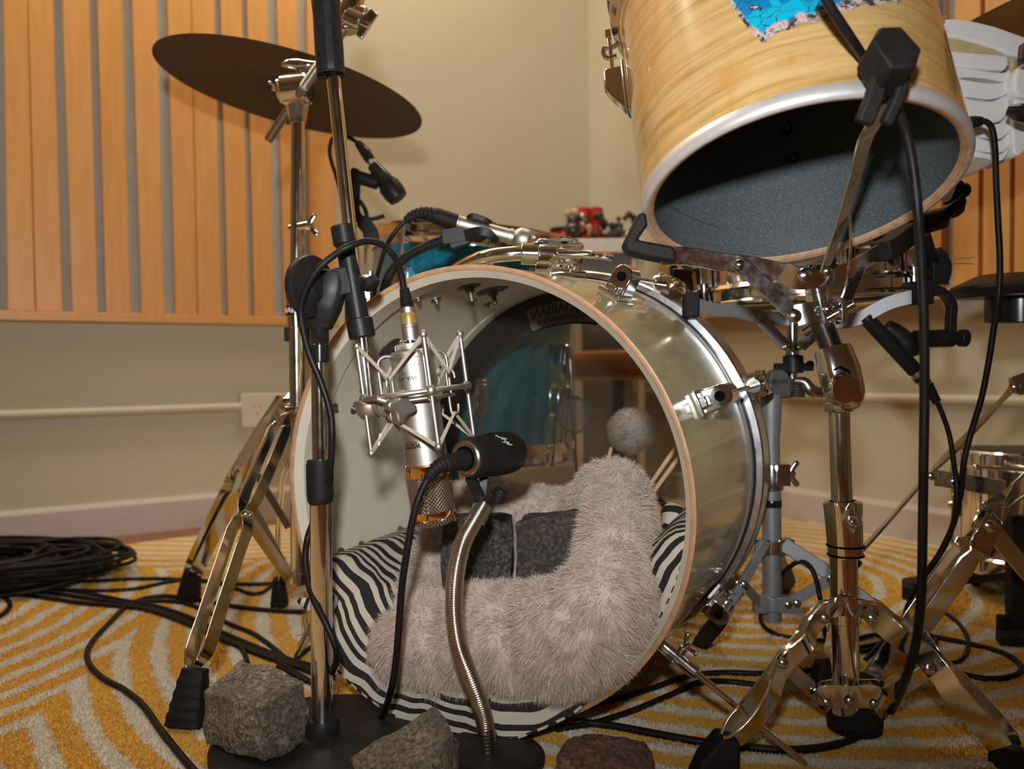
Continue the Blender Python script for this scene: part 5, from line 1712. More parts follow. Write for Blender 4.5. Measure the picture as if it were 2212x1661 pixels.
# small clip-on mic over the floor tom
D2 = 1.52
cm = T('clip_mic', 'small black clip-on drum microphone clamped to the blue floor tom hoop, under the cymbal', 'microphone', P(800, 500, D2))
ca_, cb_ = P(806, 357, D2), P(862, 430, D2 - .005); cax2 = cb_ - ca_; L2 = cax2.length
m = MB(); m.lathe(ca_, cax2, [(0, 0), (.0115, 0), (.0118, .004), (.0165, L2 * .52), (.0195, L2 * .58), (.0200, L2 * .85), (.0175, L2 * .97), (.014, L2), (0, L2)], 40); m.obj('body', blackgloss, cm, sharp=28)
m = MB(); m.lathe(ca_ + cax2 * .60, cax2, [(.0202, 0), (.0207, L2 * .02), (.0206, L2 * .25), (.0178, L2 * .385), (.010, L2 * .41), (0, L2 * .412)], 40); m.obj('grille', black, cm)
m = MB(); m.cyl(P(766, 381, D2), P(818, 396, D2), .0120, .0125, 18, .002); m.cyl(P(757, 376, D2), P(772, 382, D2), .0135, n=18, ch=.002)
m.strap(PP((768, 378, D2 - .012), (767, 420, D2 - .012), (766, 450, D2), (772, 468, D2), (788, 482, D2)), RT * .9 + FW * .4, .018, .008, 4)
m.tube(PP((768, 425, D2 - .01), (785, 445, D2 - .01), (792, 465, D2), (792, 490, D2)), .0040, 10, sm=4)
m.sweep(smooth(PP((783, 478, D2), (800, 500, D2), (802, 520, D2)), 3), [(.013, -.01), (.013, .01), (-.013, .01), (-.013, -.01)], RT)
m.strap(PP((785, 470, D2), (805, 473, D2), (830, 466, D2)), FW, .014, .005, 3)
m.obj('clamp', black, cm, bevel=.001)
o = cable('microphone_cable', 'thin black cable running from the clip-on microphone down behind the boom',
          PP((775, 312, D2), (765, 303, D2), (750, 296, D2), (735, 292, D2 + .01), (718, 300, D2 + .01), (712, 325, D2 + .01), (716, 350, D2 + .01), (726, 380, D2 + .01), (738, 430, D2), (745, 500, D2), (748, 620, D2), (750, 720, D2)), .0036)
plug(o, P(814, 366, D2), P(800, 346, D2), .0082, .0080, mat=satin)
m = MB(); m.tube(PP((801, 347, D2), (788, 328, D2), (772, 308, D2)), [.0098, .0100, .0062], 18, sm=4); m.obj('plug_boot', blackgloss, o)

# silver stick microphone above the bass drum
D3 = 1.22
tm = T('tom_mic', 'champagne silver handheld microphone lying in a black clip above the bass drum rim', 'microphone', P(1050, 498, D3))
a, b = P(989, 482, D3), P(1102, 511, D3); ax = b - a; L3 = ax.length
m = MB(); m.lathe(a, ax, [(0, 0), (.0122, 0), (.0122, .002), (.0115, .003), (.0108, L3), (0, L3)], 40); m.obj('body', satin, tm, sharp=30)
m = MB(); m.lathe(b, ax, [(.0108, -.002), (.0125, -.0015), (.0125, .0025), (.0108, .0030), (.0108, .0050), (.0128, .0060), (.0168, .0130), (.0175, .0190), (.0170, .0260), (.0165, .0270), (0, .027)], 40); m.obj('head', satin, tm, sharp=40)
m = MB(); m.lathe(b, ax, [(.0165, .0268), (.0166, .030), (.014, .036), (0, .038)], 36); m.obj('grille', grillem, tm)
m = MB()
m.sweep(smooth(PP((1008, 472, D3 - .012), (1020, 468, D3 - .012), (1045, 475, D3 - .012), (1064, 481, D3 - .012)), 4), [(.004, -.008), (.004, .008), (-.004, .008), (-.004, -.008)], UP, scale=interp([.4, 1, 1, .4], 13))
m.sweep(smooth(PP((1018, 512, D3), (1040, 503, D3 - .01), (1060, 507, D3 - .012), (1069, 518, D3 - .012), (1062, 524, D3 - .01)), 4), [(.005, -.010), (.005, .010), (-.005, .010), (-.005, -.010)], UP, scale=interp([1.6, 1.4, 1.1, .7, .4], 17))
m.sweep(PP((956, 514, D3), (1020, 505, D3)), [(.011, -.010), (.011, .010), (-.011, .010), (-.011, -.010)], UP)
m.sweep(PP((972, 528, D3), (1012, 515, D3)), [(.008, -.009), (.008, .009), (-.008, .009), (-.008, -.009)], UP)
m.obj('clip', black, tm, bevel=.0015)
gk = smooth(PP((965, 516, D3), (925, 530, D3 + .01), (885, 550, D3 + .02), (855, 575, D3 + .03), (836, 605, D3 + .04), (826, 650, D3 + .06), (822, 720, D3 + .12), (830, 820, D3 + .22)), 26)
m = MB(); m.tube(gk, [(.0072 if i % 3 else .0064) for i in range(len(gk))], 16); m.obj('gooseneck', black, tm, sharp=80)
gk0 = P(830, 820, D3 + .22)
m = MB(); m.cyl(V((gk0.x, gk0.y, .015)), gk0 + ZV * .01, .009, n=16); m.obj('stand_rod', black, tm)
m = MB(); m.lathe(V((gk0.x, gk0.y, 0)), ZV, [(0, 0), (.060, 0), (.062, .004), (.058, .014), (0, .016)], 40); m.obj('stand_base', ironm, tm)
o = cable('microphone_cable', 'thin black cable drooping from the silver handheld microphone behind the drum rim',
          PP((880, 473, D3), (865, 487, D3), (848, 508, D3), (833, 535, D3 + .01), (822, 570, D3 + .02), (812, 610, D3 + .05), (806, 680, D3 + .1), (812, 780, D3 + .2)), .0033)
bt_ = smooth(PP((991, 483, D3), (965, 474, D3), (940, 466, D3), (915, 461, D3), (893, 465, D3), (876, 477, D3)), 8)
m = MB(); m.tube(bt_, [(.0122 - .0065 * max(0, i / len(bt_) - .35) / .65) * (1 if (i < 17 or i % 3) else .86) for i in range(len(bt_))], 18); m.obj('plug_boot', rubber, o)

# ---------------------------------------------------------------- snare drum and its silver stand
SD = 1.37
sc0 = P(1737, 650, SD)
sna = T('snare_drum', 'chrome snare drum behind the tom stand, seen from below its wires', 'drum', sc0)
san = (ZV - RT * .05 + FW * .0).normalized()
SRr = .178
su = (RT - san * RT.dot(san)).normalized(); sv = san.cross(su)
def snp(t, s, r):
    return sc0 + san * s + (su * math.cos(t) + sv * math.sin(t)) * r
m = MB(); m.lathe(sc0, san, [(SRr - .004, .012), (SRr - .004, .060), (SRr, .064), (SRr, .072), (SRr - .004, .076), (SRr - .004, .100)], 96, RT); m.obj('shell', chrome, sna, sharp=30)
for s0, sg in ((0, -1), (.112, 1)):
    m = MB(); m.lathe(sc0 + san * s0, san * sg, [(SRr - .002, -.026), (SRr + .006, -.026), (SRr + .010, -.020), (SRr + .004, -.016), (SRr + .004, -.002), (SRr + .010, .002), (SRr + .009, .005), (SRr - .003, .003)], 96, RT, wrap=True)
    m.obj('hoop', chrome, sna, sharp=40)
m = MB(); m.lathe(sc0, san, [(0, .004), (SRr - .002, .004)], 72, RT); m.obj('snare_side_head', snareheadm, sna)
m = MB(); m.lathe(sc0, san, [(0, .108), (SRr, .108)], 72, RT); m.obj('batter_head', plain('coated_snare_head', (.5, .47, .42), .6), sna)
wx_ = (su * .97 + sv * .25).normalized(); wy_ = san.cross(wx_)
m = MB()
for k in range(20):
    o_ = wy_ * ((k - 9.5) * .0022) - san * .0015
    n_ = 90
    m.tube([sc0 + o_ + wx_ * (-.15 + .30 * i / n_) + wy_ * (.0007 * math.cos(i * 2.1)) + san * (.0007 * math.sin(i * 2.1) + .001) for i in range(n_ + 1)], .0004, 4)
m.obj('snare_wires', plain('dark_wire', (.10, .085, .07), .4, .8), sna)
for k in range(10):
    t = math.radians(18 + 36 * k)
    n = (snp(t, 0, 1) - snp(t, 0, 0)).normalized(); g = san.cross(n)
    m = MB(); p = snp(t, .056, SRr - .003)
    m.box(p + n * .003, n * .003, g * .009, san * .030); m.box(p + n * .012, n * .008, g * .0075, san * .024); m.obj('lug', chrome, sna, bevel=.0018)
    m = MB(); m.cyl(snp(t, .0, SRr + .008), snp(t, .112, SRr + .008), .0028, n=10); m.cyl(snp(t, -.006, SRr + .008), snp(t, .006, SRr + .008), .0048, n=10, ch=.001); m.obj('tension_rod', chrome, sna)
m = MB(); p = P(1468, 636, SD - .02)                 # strainer at the left
m.box(p, RT * .016, UP * .040, FW * .022); m.box(P(1483, 655, SD - .02), RT * .020, UP * .016, FW * .02); m.box(P(1452, 595, SD - .02), RT * .006, UP * .016, FW * .016)
m.obj('strainer', blackgloss, sna, bevel=.004, seg=3)

SSD = 1.262
sb = T('snare_stand', 'grey painted tripod snare stand behind the bass drum', 'drum stand', V((P(1667, 1330, SSD).x, P(1667, 1330, SSD).y, 0)))
m = MB(); m.lathe(P(1668, 1340, SSD), P(1665, 862, SSD) - P(1668, 1340, SSD), [(0, 0), (.0142, 0), (.0142, .235), (.0128, .236), (.0128, .275), (.0150, .305), (.0165, .330), (.0165, .342), (0, .342)], 32); m.obj('tube', silverpaint, sb, sharp=35)
m = MB(); m.lathe(P(1667, 1095, SSD), UP, [(.0145, 0), (.0150, .001), (.0150, .010), (.0145, .011)], 28); m.obj('black_ring', blackgloss, sb)
m = MB(); m.lathe(P(1667, 1060, SSD), UP, [(.0145, 0), (.0175, .002), (.0178, .030), (.0160, .040), (.013, .041)], 28)
m.box(P(1688, 1025, SSD - .01), RT * .010, UP * .016, FW * .012)
m.cyl(P(1692, 1024, SSD - .012), P(1708, 1022, SSD - .015), .006, n=14); m.wing(P(1702, 1023, SSD - .014), RT, UP * .9 + RT * .2, .014)
m.obj('height_clamp', chrome_old, sb, bevel=.001)
m = MB(); m.box(P(1672, 838, SSD), RT * .0225, UP * .0155, FW * .014); m.lathe(P(1672, 820, SSD + .014), FW * -1, [(0, 0), (.016, 0), (.016, .028), (0, .028)], 24); m.obj('tilter_block', plain('grey_cast', (.10, .095, .09), .45, .4), sb, bevel=.003)
m = MB(); m.lathe(P(1721, 858, SSD), UP, [(0, 0)] + [(.0125 - (.0008 if i % 2 else 0), .002 * i) for i in range(15)] + [(0, .030)], 24); m.obj('ratchet', plain('dark_cast', (.09, .085, .08), .4, .7), sb)
m = MB(); m.sweep(smooth(PP((1716, 822, SSD - .018), (1738, 826, SSD - .022), (1752, 842, SSD - .024), (1772, 848, SSD - .022), (1792, 838, SSD - .02)), 4), [(.0065 * math.cos(q * pi / 5), .0045 * math.sin(q * pi / 5)) for q in range(10)], UP, scale=interp([.7, 1.2, 1.5, 1.3, .9], 17)); m.obj('lever', chrome_old, sb)
m = MB(); m.cyl(P(1712, 845, SSD), P(1712, 662, SSD), .0078, n=24); m.cyl(P(1712, 768, SSD), P(1712, 738, SSD), .0105, n=24, ch=.001); m.cyl(P(1712, 706, SSD), P(1712, 672, SSD), .0095, n=20, ch=.001); m.obj('upper_post', chrome, sb)
m = MB(); m.cyl(P(1714, 806, SSD), P(1713, 768, SSD), .0150, n=26, ch=.001)
m.box(P(1714, 793, SSD - .004), RT * .028, UP * .0058, FW * .008); m.ball(P(1750, 787, SSD - .004), .006); m.obj('basket_nut', black, sb, bevel=.002)
for (q, w_) in ((((1698, 748), (1634, 682)), .0), (((1730, 748), (1790, 696)), .0)):
    (x0, y0), (x1, y1) = q
    for dd in (-.016, .016):
        m = MB(); m.strap([P(x0, y0, SSD + dd), P(x1, y1, SSD + dd)], UP * .7 + RT * .7, .017, .003); m.obj('brace', silverpaint, sb, bevel=.0006)
    for x, y in q:
        rivet(P(x, y, SSD - .019), BK, .0062, chrome_old, sb)
for pts in (((1700, 690, SSD), (1640, 684, SSD - .02), (1590, 672, SSD - .04), (1535, 668, SSD - .06), (1498, 655, SSD - .075)), ((1725, 690, SSD), (1790, 696, SSD - .03), (1850, 690, SSD - .05), (1920, 655, SSD - .07), (1985, 638, SSD - .09)), ((1712, 690, SSD), (1716, 676, SSD + .12), (1720, 668, SSD + .22))):
    m = MB(); m.strap(PP(*pts), UP, .020, .0035, 4); m.obj('basket_arm', silverpaint, sb, bevel=.0008)
m = MB(); m.box(P(1492, 660, SSD - .078), RT * .010, UP * .018, FW * .014); m.obj('rubber_holder', rubber, sb, bevel=.003)
m = MB(); m.box(P(1990, 634, SSD - .09), RT * .012, UP * .016, FW * .014); m.obj('rubber_holder', rubber, sb, bevel=.003)
m = MB(); m.lathe(P(1668, 1196, SSD), UP, [(.0145, 0), (.0195, .002), (.0195, .020), (.0145, .022)], 28)
for q in (-1, 1):
    m.box(P(1668 + q * 26, 1180, SSD - .004), RT * .012, UP * .012, FW * .012)
m.obj('leg_hub', chrome_old, sb, bevel=.001)
m = MB(); m.lathe(P(1668, 1318, SSD), UP, [(.0145, 0), (.0185, .001), (.0185, .022), (.0145, .024)], 24); m.box(P(1700, 1305, SSD - .01), RT * .018, UP * .012, FW * .008); m.box(P(1642, 1305, SSD - .01), RT * .010, UP * .012, FW * .008); m.obj('brace_collar', silverpaint, sb, bevel=.001)
prof_c = [(.0110, -.0065), (.0110, .0065), (-.0110, .0065), (-.0110, -.0065)]
f1 = FL(1515, 1385, .004); f2 = FL(1948, 1385, .004)
for pts, ft_ in (((P(1652, 1176, SSD - .01), P(1555, 1345, SSD - .10)), f1), ((P(1690, 1174, SSD - .01), P(1800, 1245, SSD - .03), P(1900, 1322, SSD - .06)), f2), ((P(1668, 1176, SSD + .02), P(1690, 1230, SSD + .22)), P(1700, 1265, SSD + .34))):
    m = MB(); m.sweep(list(pts), prof_c, UP * .8 + RT * .5); lo_ = m.obj('leg', silverpaint, sb, bevel=.0015)
    m = MB(); a = pts[-1] - (pts[-1] - pts[-2]).normalized() * .012
    e_ = V((ft_.x, ft_.y, max(ft_.z, .004)))
    m.sweep([a, a.lerp(e_, .25), a.lerp(e_, .9), e_], [(.0145, -.0105), (.0145, .0105), (-.0145, .0105), (-.0145, -.0105)], UP * .8 + RT * .5, scale=[.9, 1.0, 1.12, 1.05]); m.obj('rubber_foot', rubber, lo_, bevel=.003)
m = MB(); m.strap(PP((1700, 1306, SSD - .012), (1796, 1250, SSD - .04)), UP, .016, .004); m.obj('brace', silverpaint, sb)
m = MB(); m.strap(PP((1644, 1305, SSD - .012), (1606, 1262, SSD - .05)), UP, .014, .004); m.obj('brace', silverpaint, sb)
for q in ((1607, 1262, SSD - .075), (1795, 1248, SSD - .055), (1703, 1306, SSD - .022), (1722, 1303, SSD - .022)):
    rivet(P(*q), BK, .0062, chrome_old, sb)

# ---------------------------------------------------------------- right hand side: mics and stands
D4 = 1.22
rm = T('snare_mic', 'black pencil microphone in a clip under the snare drum, pointing up to the left', 'microphone', P(1930, 740, D4))
a, b = P(1868, 684, D4 - .01), P(1976, 800, D4); ax = b - a; L4 = ax.length
m = MB(); m.lathe(a, ax, [(0, -.001), (.0095, 0), (.0108, .003), (.0108, .012), (.0104, .0125), (.0104, .0145), (.0108, .015), (.0112, L4), (0, L4)], 36); m.obj('body', black, rm, sharp=28)
m = MB()
m.sweep(smooth(PP((1914, 706, D4), (1936, 722, D4), (1958, 745, D4), (1968, 770, D4)), 4), [(.0135 * math.cos(q * pi / 7), .0135 * math.sin(q * pi / 7)) for q in range(14)], RT, scale=interp([.85, 1.1, 1.25, .95], 13))
m.cyl(P(1950, 734, D4), P(2002, 732, D4), .0100, n=18, ch=.001); m.obj('clip', black, rm)
m = MB()
m.cyl(P(1972, 733, D4), P(2060, 730, D4), .0130, n=24, ch=.002); m.cyl(P(2050, 730, D4), P(2080, 730, D4), .0095, n=20)
m.cyl(P(2070, 730, D4), P(2090, 731, D4), .0128, n=16, ch=.002)
m.strap(PP((2052, 745, D4), (2054, 690, D4), (2055, 660, D4), (2040, 636, D4), (2012, 622, D4), (1972, 622, D4)), FW, .016, .0105, 5)
m.sweep(smooth(PP((1960, 628, D4), (1990, 626, D4), (2020, 622, D4)), 3), [(.012, -.012), (.012, .012), (-.012, .012), (-.012, -.012)], UP)
m.sweep(smooth(PP((1995, 560, D4), (2015, 552, D4), (2028, 580, D4), (2024, 612, D4)), 4), [(.0115, -.010), (.0115, .010), (-.0115, .010), (-.0115, -.010)], RT, scale=interp([.7, 1.1, 1.2, 1.0], 13))
m.cyl(P(2024, 592, D4), P(2040, 592, D4), .007, n=14, ch=.001)
m.strap(PP((2018, 610, D4), (2046, 614, D4)), FW, .012, .003)
m.obj('rim_clamp', black, rm, bevel=.001)
o = cable('microphone_cable', 'black cable hanging from the microphone under the snare drum and running along the carpet',
          PP((2024, 868, D4), (2038, 900, D4), (2052, 945, D4), (2060, 1000, D4 - .01), (2066, 1040, D4 - .02), (2064, 1100, D4 - .02), (2050, 1160, D4 - .01), (2020, 1215, D4), (1985, 1262, D4 + .02), (1960, 1310, D4 + .05), (1950, 1345, D4 + .06)) + [FL(1930, 1382, .0034), FL(1890, 1372, .0034), FL(1850, 1380, .0034), FL(1800, 1392, .0034)], .0037)
plug(o, P(1974, 797, D4), P(2001, 832, D4), .0098, .0088)
m = MB(); a_, b_ = P(1984, 811, D4), P(1990, 818, D4); m.cyl(a_, b_, .0106, n=24); m.obj('plug_ring', blackgloss, o)
m = MB(); m.tube([P(2001 + 23 * i / 20, 832 + 36 * i / 20, D4) for i in range(21)], [(.0100 - .0035 * i / 20) * (1 if i % 3 else .88) for i in range(21)], 16); m.obj('plug_boot', rubber, o)

# black drum pad and the stand at the right edge
D5 = 1.30
pad = T('drum_pad', 'black round practice pad on a short cylinder at the right edge, behind the hanging cables', 'drum pad', P(2214, 640, D5))
pa = (UP + RT * -.02 - FW * .05).normalized()
m = MB(); c = P(2205, 634, D5)
m.lathe(c, pa, [(0, .030), (.060, .030), (.098, .012), (.1005, .008), (.098, .001), (.094, -.003), (.094, -.0055), (.046, -.0055), (0, -.0055)], 72); m.obj('pad', black, pad, sharp=28)
m = MB(); m.lathe(c, pa, [(.049, -.0050), (.050, -.006), (.050, -.044), (.048, -.046), (.0, -.046)], 64); m.obj('cup', blackgloss, pad, sharp=28)
m = MB(); m.cyl(c - pa * .03, P(2330, 655, D5), .006, n=14); m.obj('arm', black, pad)

rs = T('cymbal_stand', 'chrome stand at the right edge with double braced legs reaching down to the carpet', 'cymbal stand', FL(2330, 1430))
rx0 = FL(2330, 1430)
m = MB(); m.cyl(V((rx0.x, rx0.y, .06)), V((rx0.x, rx0.y, 1.05)), .0125, n=24); m.obj('tube', chrome_old, rs)
dR = (rx0 - EYE).dot(FW)
m = MB(); m.strap(PP((2232, 822, dR), (2200, 832, dR - .0), (2184, 842, dR), (2142, 888, dR + .02), (2060, 972, dR + .05), (2020, 1010, dR + .07), (1985, 1050, dR + .09), (1880, 1168, dR + .13), (1840, 1208, dR + .15)), UP * .75 + RT * .6, .030, .004, 2); l1 = m.obj('leg', chrome_old, rs, bevel=.0008)
m = MB(); m.sweep(PP((1846, 1202, dR + .15), (1815, 1235, dR + .16), (1790, 1262, dR + .165)), [(.016, -.010), (.016, .010), (-.016, .010), (-.016, -.010)], UP); m.obj('rubber_foot', rubber, l1, bevel=.003)
m = MB(); m.strap(PP((2020, 1032, dR + .05), (2090, 1042, dR + .02), (2170, 1056, dR - .02)), UP, .024, .004); m.obj('brace', chrome_old, rs)
for q in ((2195, 836, dR - .006), (2013, 1028, dR + .04), (2062, 1040, dR + .015)):
    rivet(P(*q), BK, .007, chrome_old, rs)
d6 = 1.17
l2 = two_bars(PP((2260, 975, d6 + .02), (2212, 1022, d6), (2148, 1088, d6 - .02), (2138, 1108, d6 - .02), (2108, 1150, d6 - .02), (2088, 1168, d6 - .02), (2072, 1192, d6 - .02), (1990, 1308, d6 - .02), (1938, 1385, d6 - .02), (1905, 1435, d6 - .02), (1886, 1462, d6 - .02), (1880, 1478, d6 - .02)),
              PP((2290, 990, d6 - .0), (2240, 1040, d6 - .02), (2172, 1110, d6 - .035), (2150, 1125, d6 - .04), (2124, 1165, d6 - .04), (2114, 1190, d6 - .04), (2090, 1218, d6 - .04), (2020, 1318, d6 - .04), (1958, 1400, d6 - .04), (1915, 1452, d6 - .035), (1898, 1470, d6 - .03), (1885, 1480, d6 - .03)), .038, .0034, RT * .74 + UP * .66 + FW * .1, parent=rs, sm=2)
m = MB(); m.sweep(PP((1886, 1470, d6 - .03), (1868, 1492, d6 - .035), (1850, 1512, d6 - .04)), [(.016, -.012), (.016, .012), (-.016, .012), (-.016, -.012)], UP); m.obj('rubber_foot', rubber, l2, bevel=.003)
m = MB(); m.strap(PP((2140, 1142, d6 - .01), (2230, 1248, d6 + .05), (2310, 1340, d6 + .10)), RT * .7 + UP * .7, .024, .004); m.obj('brace', chrome_old, rs)
rivet(P(2138, 1137, d6 - .065), BK, .0085, chrome_old, rs)

rc = T('cymbal', 'large dark cymbal in the top right corner above the white foam', 'cymbal', P(2330, 25, 1.40))
CC2 = P(2335, 0, 1.42)
cn2 = (V((0, 0, 1)) - RT * .26 + FW * -.03).normalized()
m = MB(); m.lathe(CC2, cn2, [(r * .93, z) for r, z in prf], 128, RT, wrap=True); m.obj('cymbal_plate', darkbronze, rc, sharp=60)
m = MB(); m.cyl(V((rx0.x, rx0.y, 1.04)), CC2, .0065, n=14); m.cyl(CC2, CC2 + cn2 * .06, .005, n=12); m.wing(CC2 + cn2 * .045, cn2, RT, .012); m.obj('cymbal_rod', chrome, rs)

# small chrome drum on a black frame
D7 = 1.56
sd2 = T('small_drum', 'small chrome drum with a black head behind the right stand legs', 'drum', P(2238, 1240, D7))
c7 = P(2238, 985, D7); a7 = (UP + FW * .0).normalized()
h7 = .200
m = MB(); m.lathe(c7, a7, [(.128, -h7), (.128, -.012), (.131, -.010), (.131, -.006), (.128, -.003)], 72, RT); m.obj('shell', chrome, sd2, sharp=30)
for s0, sg in ((0, 1), (-h7, -1)):
    m = MB(); m.lathe(c7 + a7 * s0, a7 * sg, [(.127, -.02), (.135, -.02), (.139, -.016), (.134, -.012), (.134, .006), (.138, .009), (.136, .012), (.126, .010)], 72, RT, wrap=True); m.obj('hoop', chrome, sd2, sharp=40)
m = MB(); m.lathe(c7, a7, [(0, .012), (.100, .011), (.128, .007), (.128, .0), (0, .0)], 64, RT); m.obj('drum_head', plain('black_head', (.016, .014, .013), .45), sd2)
for k in range(8):
    t = math.radians(-160 + 45 * k); u_ = RT; v_ = a7.cross(u_); n = u_ * math.cos(t) + v_ * math.sin(t); g = a7.cross(n)
    m = MB(); m.cyl(c7 + n * .139 + a7 * .008, c7 + n * .139 - a7 * (h7 + .006), .0028, n=10); p = c7 + n * .128 - a7 * (h7 / 2)
    m.box(p + n * .006, n * .006, g * .008, a7 * .022); m.ball(p + n * .013, .008); m.obj('lug', chrome, sd2, bevel=.0015)
m = MB(); m.cyl(P(2104, 1008, D7 - .1), P(2300, 1022, D7 - .14), .0032, n=12); m.ball(P(2110, 1009, D7 - .1), .0058, 1.3, RT); m.obj('chrome_arm', chrome, sd2)
for k in range(3):
    t = math.radians(-100 + 120 * k); q0 = c7 + RT * (.10 * math.cos(t)) + a7.cross(RT) * (.10 * math.sin(t)) - a7 * (h7 + .002)
    m = MB(); m.cyl(V((q0.x, q0.y, 0)), q0, .008, .006, 12); m.obj('foot', rubber, sd2)
bf = T('pedal_frame', 'black steel frame with a rubber foot standing under the small chrome drum', 'frame', FL(2190, 1372))
D8 = (FL(2190, 1375) - EYE).dot(FW)
m = MB(); m.box(P(2192, 1245, D8), RT * .0105, UP * .098, FW * .010); m.obj('upright', ironm, bf, bevel=.0015)
m = MB(); m.sweep([FL(1965, 1268, .020), P(2080, 1254, D8 + .08), P(2190, 1243, D8 + .01)], [(.0065, -.006), (.0065, .006), (-.0065, .006), (-.0065, -.006)], UP); m.obj('cross_bar', ironm, bf, bevel=.001)
m = MB(); m.poly([FL(1948, 1262, .014), FL(1948, 1280, .014), FL(2005, 1288, .014), FL(2025, 1272, .014), FL(2000, 1256, .014)], ZV, .026); m.obj('rubber_foot', rubber, bf, bevel=.003)
m = MB(); m.poly([FL(2150, 1372, .009), FL(2160, 1384, .009), FL(2250, 1392, .009), FL(2250, 1368, .009)], ZV, .016); m.box(P(2166, 1350, D8), RT * .007, UP * .016, FW * .008); m.obj('base_foot', rubber, bf, bevel=.002)

# stack of white foam
D9 = 1.24
def foam_piece(px, name='foam_sheet', label=None, mat=foam, d=D9, th=.11, parent=None, group='white foam sheets stacked behind the maple tom'):
    m = MB(); m.poly([P(x, y, d) + FW * (th / 2) for x, y in px], FW, th)
    o = m.obj(name, mat, parent, bevel=.0045, seg=3)
    if parent is None:
        tag(o, label, 'foam', group)
    return o
def rnd(px, k=3):                                    # soften a polygon
    v = smooth([V((x, y, 0)) for x, y in px], k, True)
    return [(q.x, q.y) for q in v]
fA = foam_piece([(2040, 40), (2062, 40), (2100, 44), (2150, 56), (2212, 78), (2250, 92), (2250, 135), (2205, 122), (2182, 119), (2150, 104), (2110, 92), (2070, 82), (2038, 80)], label='thick white foam slab on top of the foam stack, its underside yellowed')
foam_piece([(2038, 81), (2070, 83), (2110, 93), (2150, 105), (2181, 119), (2150, 117), (2110, 113), (2072, 112), (2052, 106), (2040, 104)], 'underside', None, foam_tan, D9 + .004, .10, fA)
foam_piece([(2042, 107), (2080, 110), (2120, 113), (2180, 118), (2181, 138), (2172, 152), (2130, 150), (2090, 146), (2052, 142)], label='white foam sheet second from the top of the stack, with a crisp front edge')
foam_piece(rnd([(2050, 145), (2100, 149), (2165, 157), (2181, 150), (2182, 166), (2168, 176), (2140, 171), (2100, 167), (2058, 166)]), label='thin white foam sheet third from the top of the stack')
foam_piece(rnd([(2056, 168), (2085, 172), (2125, 178), (2165, 178), (2182, 166), (2180, 192), (2168, 207), (2140, 214), (2100, 210), (2066, 204)]), label='bulging white foam sheet in the middle of the stack')
foam_piece(rnd([(2070, 208), (2100, 213), (2145, 217), (2178, 205), (2180, 240), (2160, 262), (2120, 262), (2085, 252)]), label='thick white foam sheet below the bulging one')
foam_piece(rnd([(2088, 256), (2120, 266), (2160, 266), (2180, 248), (2180, 282), (2160, 300), (2130, 298), (2098, 288)]), label='white foam sheet second from the bottom, beside the black plug')
foam_piece(rnd([(2098, 292), (2130, 302), (2162, 303), (2181, 288), (2178, 318), (2160, 330), (2130, 328), (2104, 320)]), label='white foam sheet low in the stack, beside the hanging cable')
foam_piece(rnd([(2104, 324), (2130, 331), (2160, 333), (2178, 322), (2172, 340), (2158, 348), (2130, 342), (2108, 338)]), label='thin white foam sheet at the very bottom of the stack')
fB = foam_piece([(2183, 122), (2196, 128), (2200, 160), (2192, 200), (2196, 240), (2200, 300), (2186, 330), (2182, 300)], 'foam_strip', 'yellowed foam strip standing at the right end of the stack', foam_tan, D9 + .01, .08)
foam_piece(rnd([(2198, 150), (2230, 130), (2250, 160), (2240, 205), (2205, 210), (2192, 190)]), 'foam_offcut', 'white foam offcut at the right edge, upper one', foam, D9 - .02, .08)
foam_piece(rnd([(2195, 212), (2230, 205), (2250, 240), (2235, 300), (2210, 330), (2195, 336), (2188, 300)]), 'foam_offcut', 'white foam offcut at the right edge, lower one', foam, D9 - .01, .08)
fm = T('wrapped_mic', 'glossy black microphone end poking out of the white foam at the right edge', 'microphone', P(2200, 243, D9 - .08))
m = MB(); a, b = P(2178, 238, D9 - .07), P(2235, 250, D9 - .09); m.lathe(a, b - a, [(0, 0), (.0075, 0), (.0085, .004), (.0125, .014), (.0130, .022), (.0120, .038), (0, .038)], 30); m.obj('body', blackgloss, fm)
m = MB(); m.cyl(P(2218, 95, D9 - .07), P(2214, 135, D9 - .07), .010, n=20, ch=.003); m.obj('clip', plain('dark_brown_rubber', (.03, .015, .012), .5), fm)
m = MB(); m.tube([P(2235, 250, D9 - .09), P(2290, 262, D9 - .05), V((rx0.x, rx0.y, P(2300, 265, dR).z))], .009, 12, sm=4); m.obj('arm', black, fm)

# cables hanging on the right
o = cable('microphone_cable', 'black cable coming out of the foam stack and hanging down on the right',
          PP((2118, 262, D9 - .08), (2130, 263, D9 - .085), (2143, 278, D9 - .09), (2149, 320, D9 - .09), (2152, 400, D9 - .09), (2156, 480, D9 - .09), (2160, 560, D9 - .09), (2158, 630, D9 - .09), (2148, 700, D9 - .08), (2136, 780, D9 - .07), (2120, 860, D9 - .06), (2096, 940, D9 - .05), (2082, 1000, D9 - .05), (2076, 1060, D9 - .04), (2060, 1130, D9 - .03), (2030, 1195, D9 - .02), (1995, 1245, D9 + .0), (1968, 1300, D9 + .04), (1958, 1340, D9 + .07)) + [FL(1962, 1385, .0034), FL(1990, 1400, .0034), FL(2020, 1425, .0034), FL(2060, 1450, .0034), FL(2130, 1466, .0034), FL(2190, 1460, .0034), FL(2206, 1440, .0034), FL(2170, 1412, .0034), FL(2100, 1392, .0034), FL(2040, 1380, .0034), FL(1995, 1372, .0034)], .0042)
m = MB(); m.tube(PP((2088, 270, D9 - .075), (2100, 264, D9 - .078), (2122, 262, D9 - .08)), [.0085, .0088, .0058], 16, sm=4); m.obj('plug_boot', rubber, o)
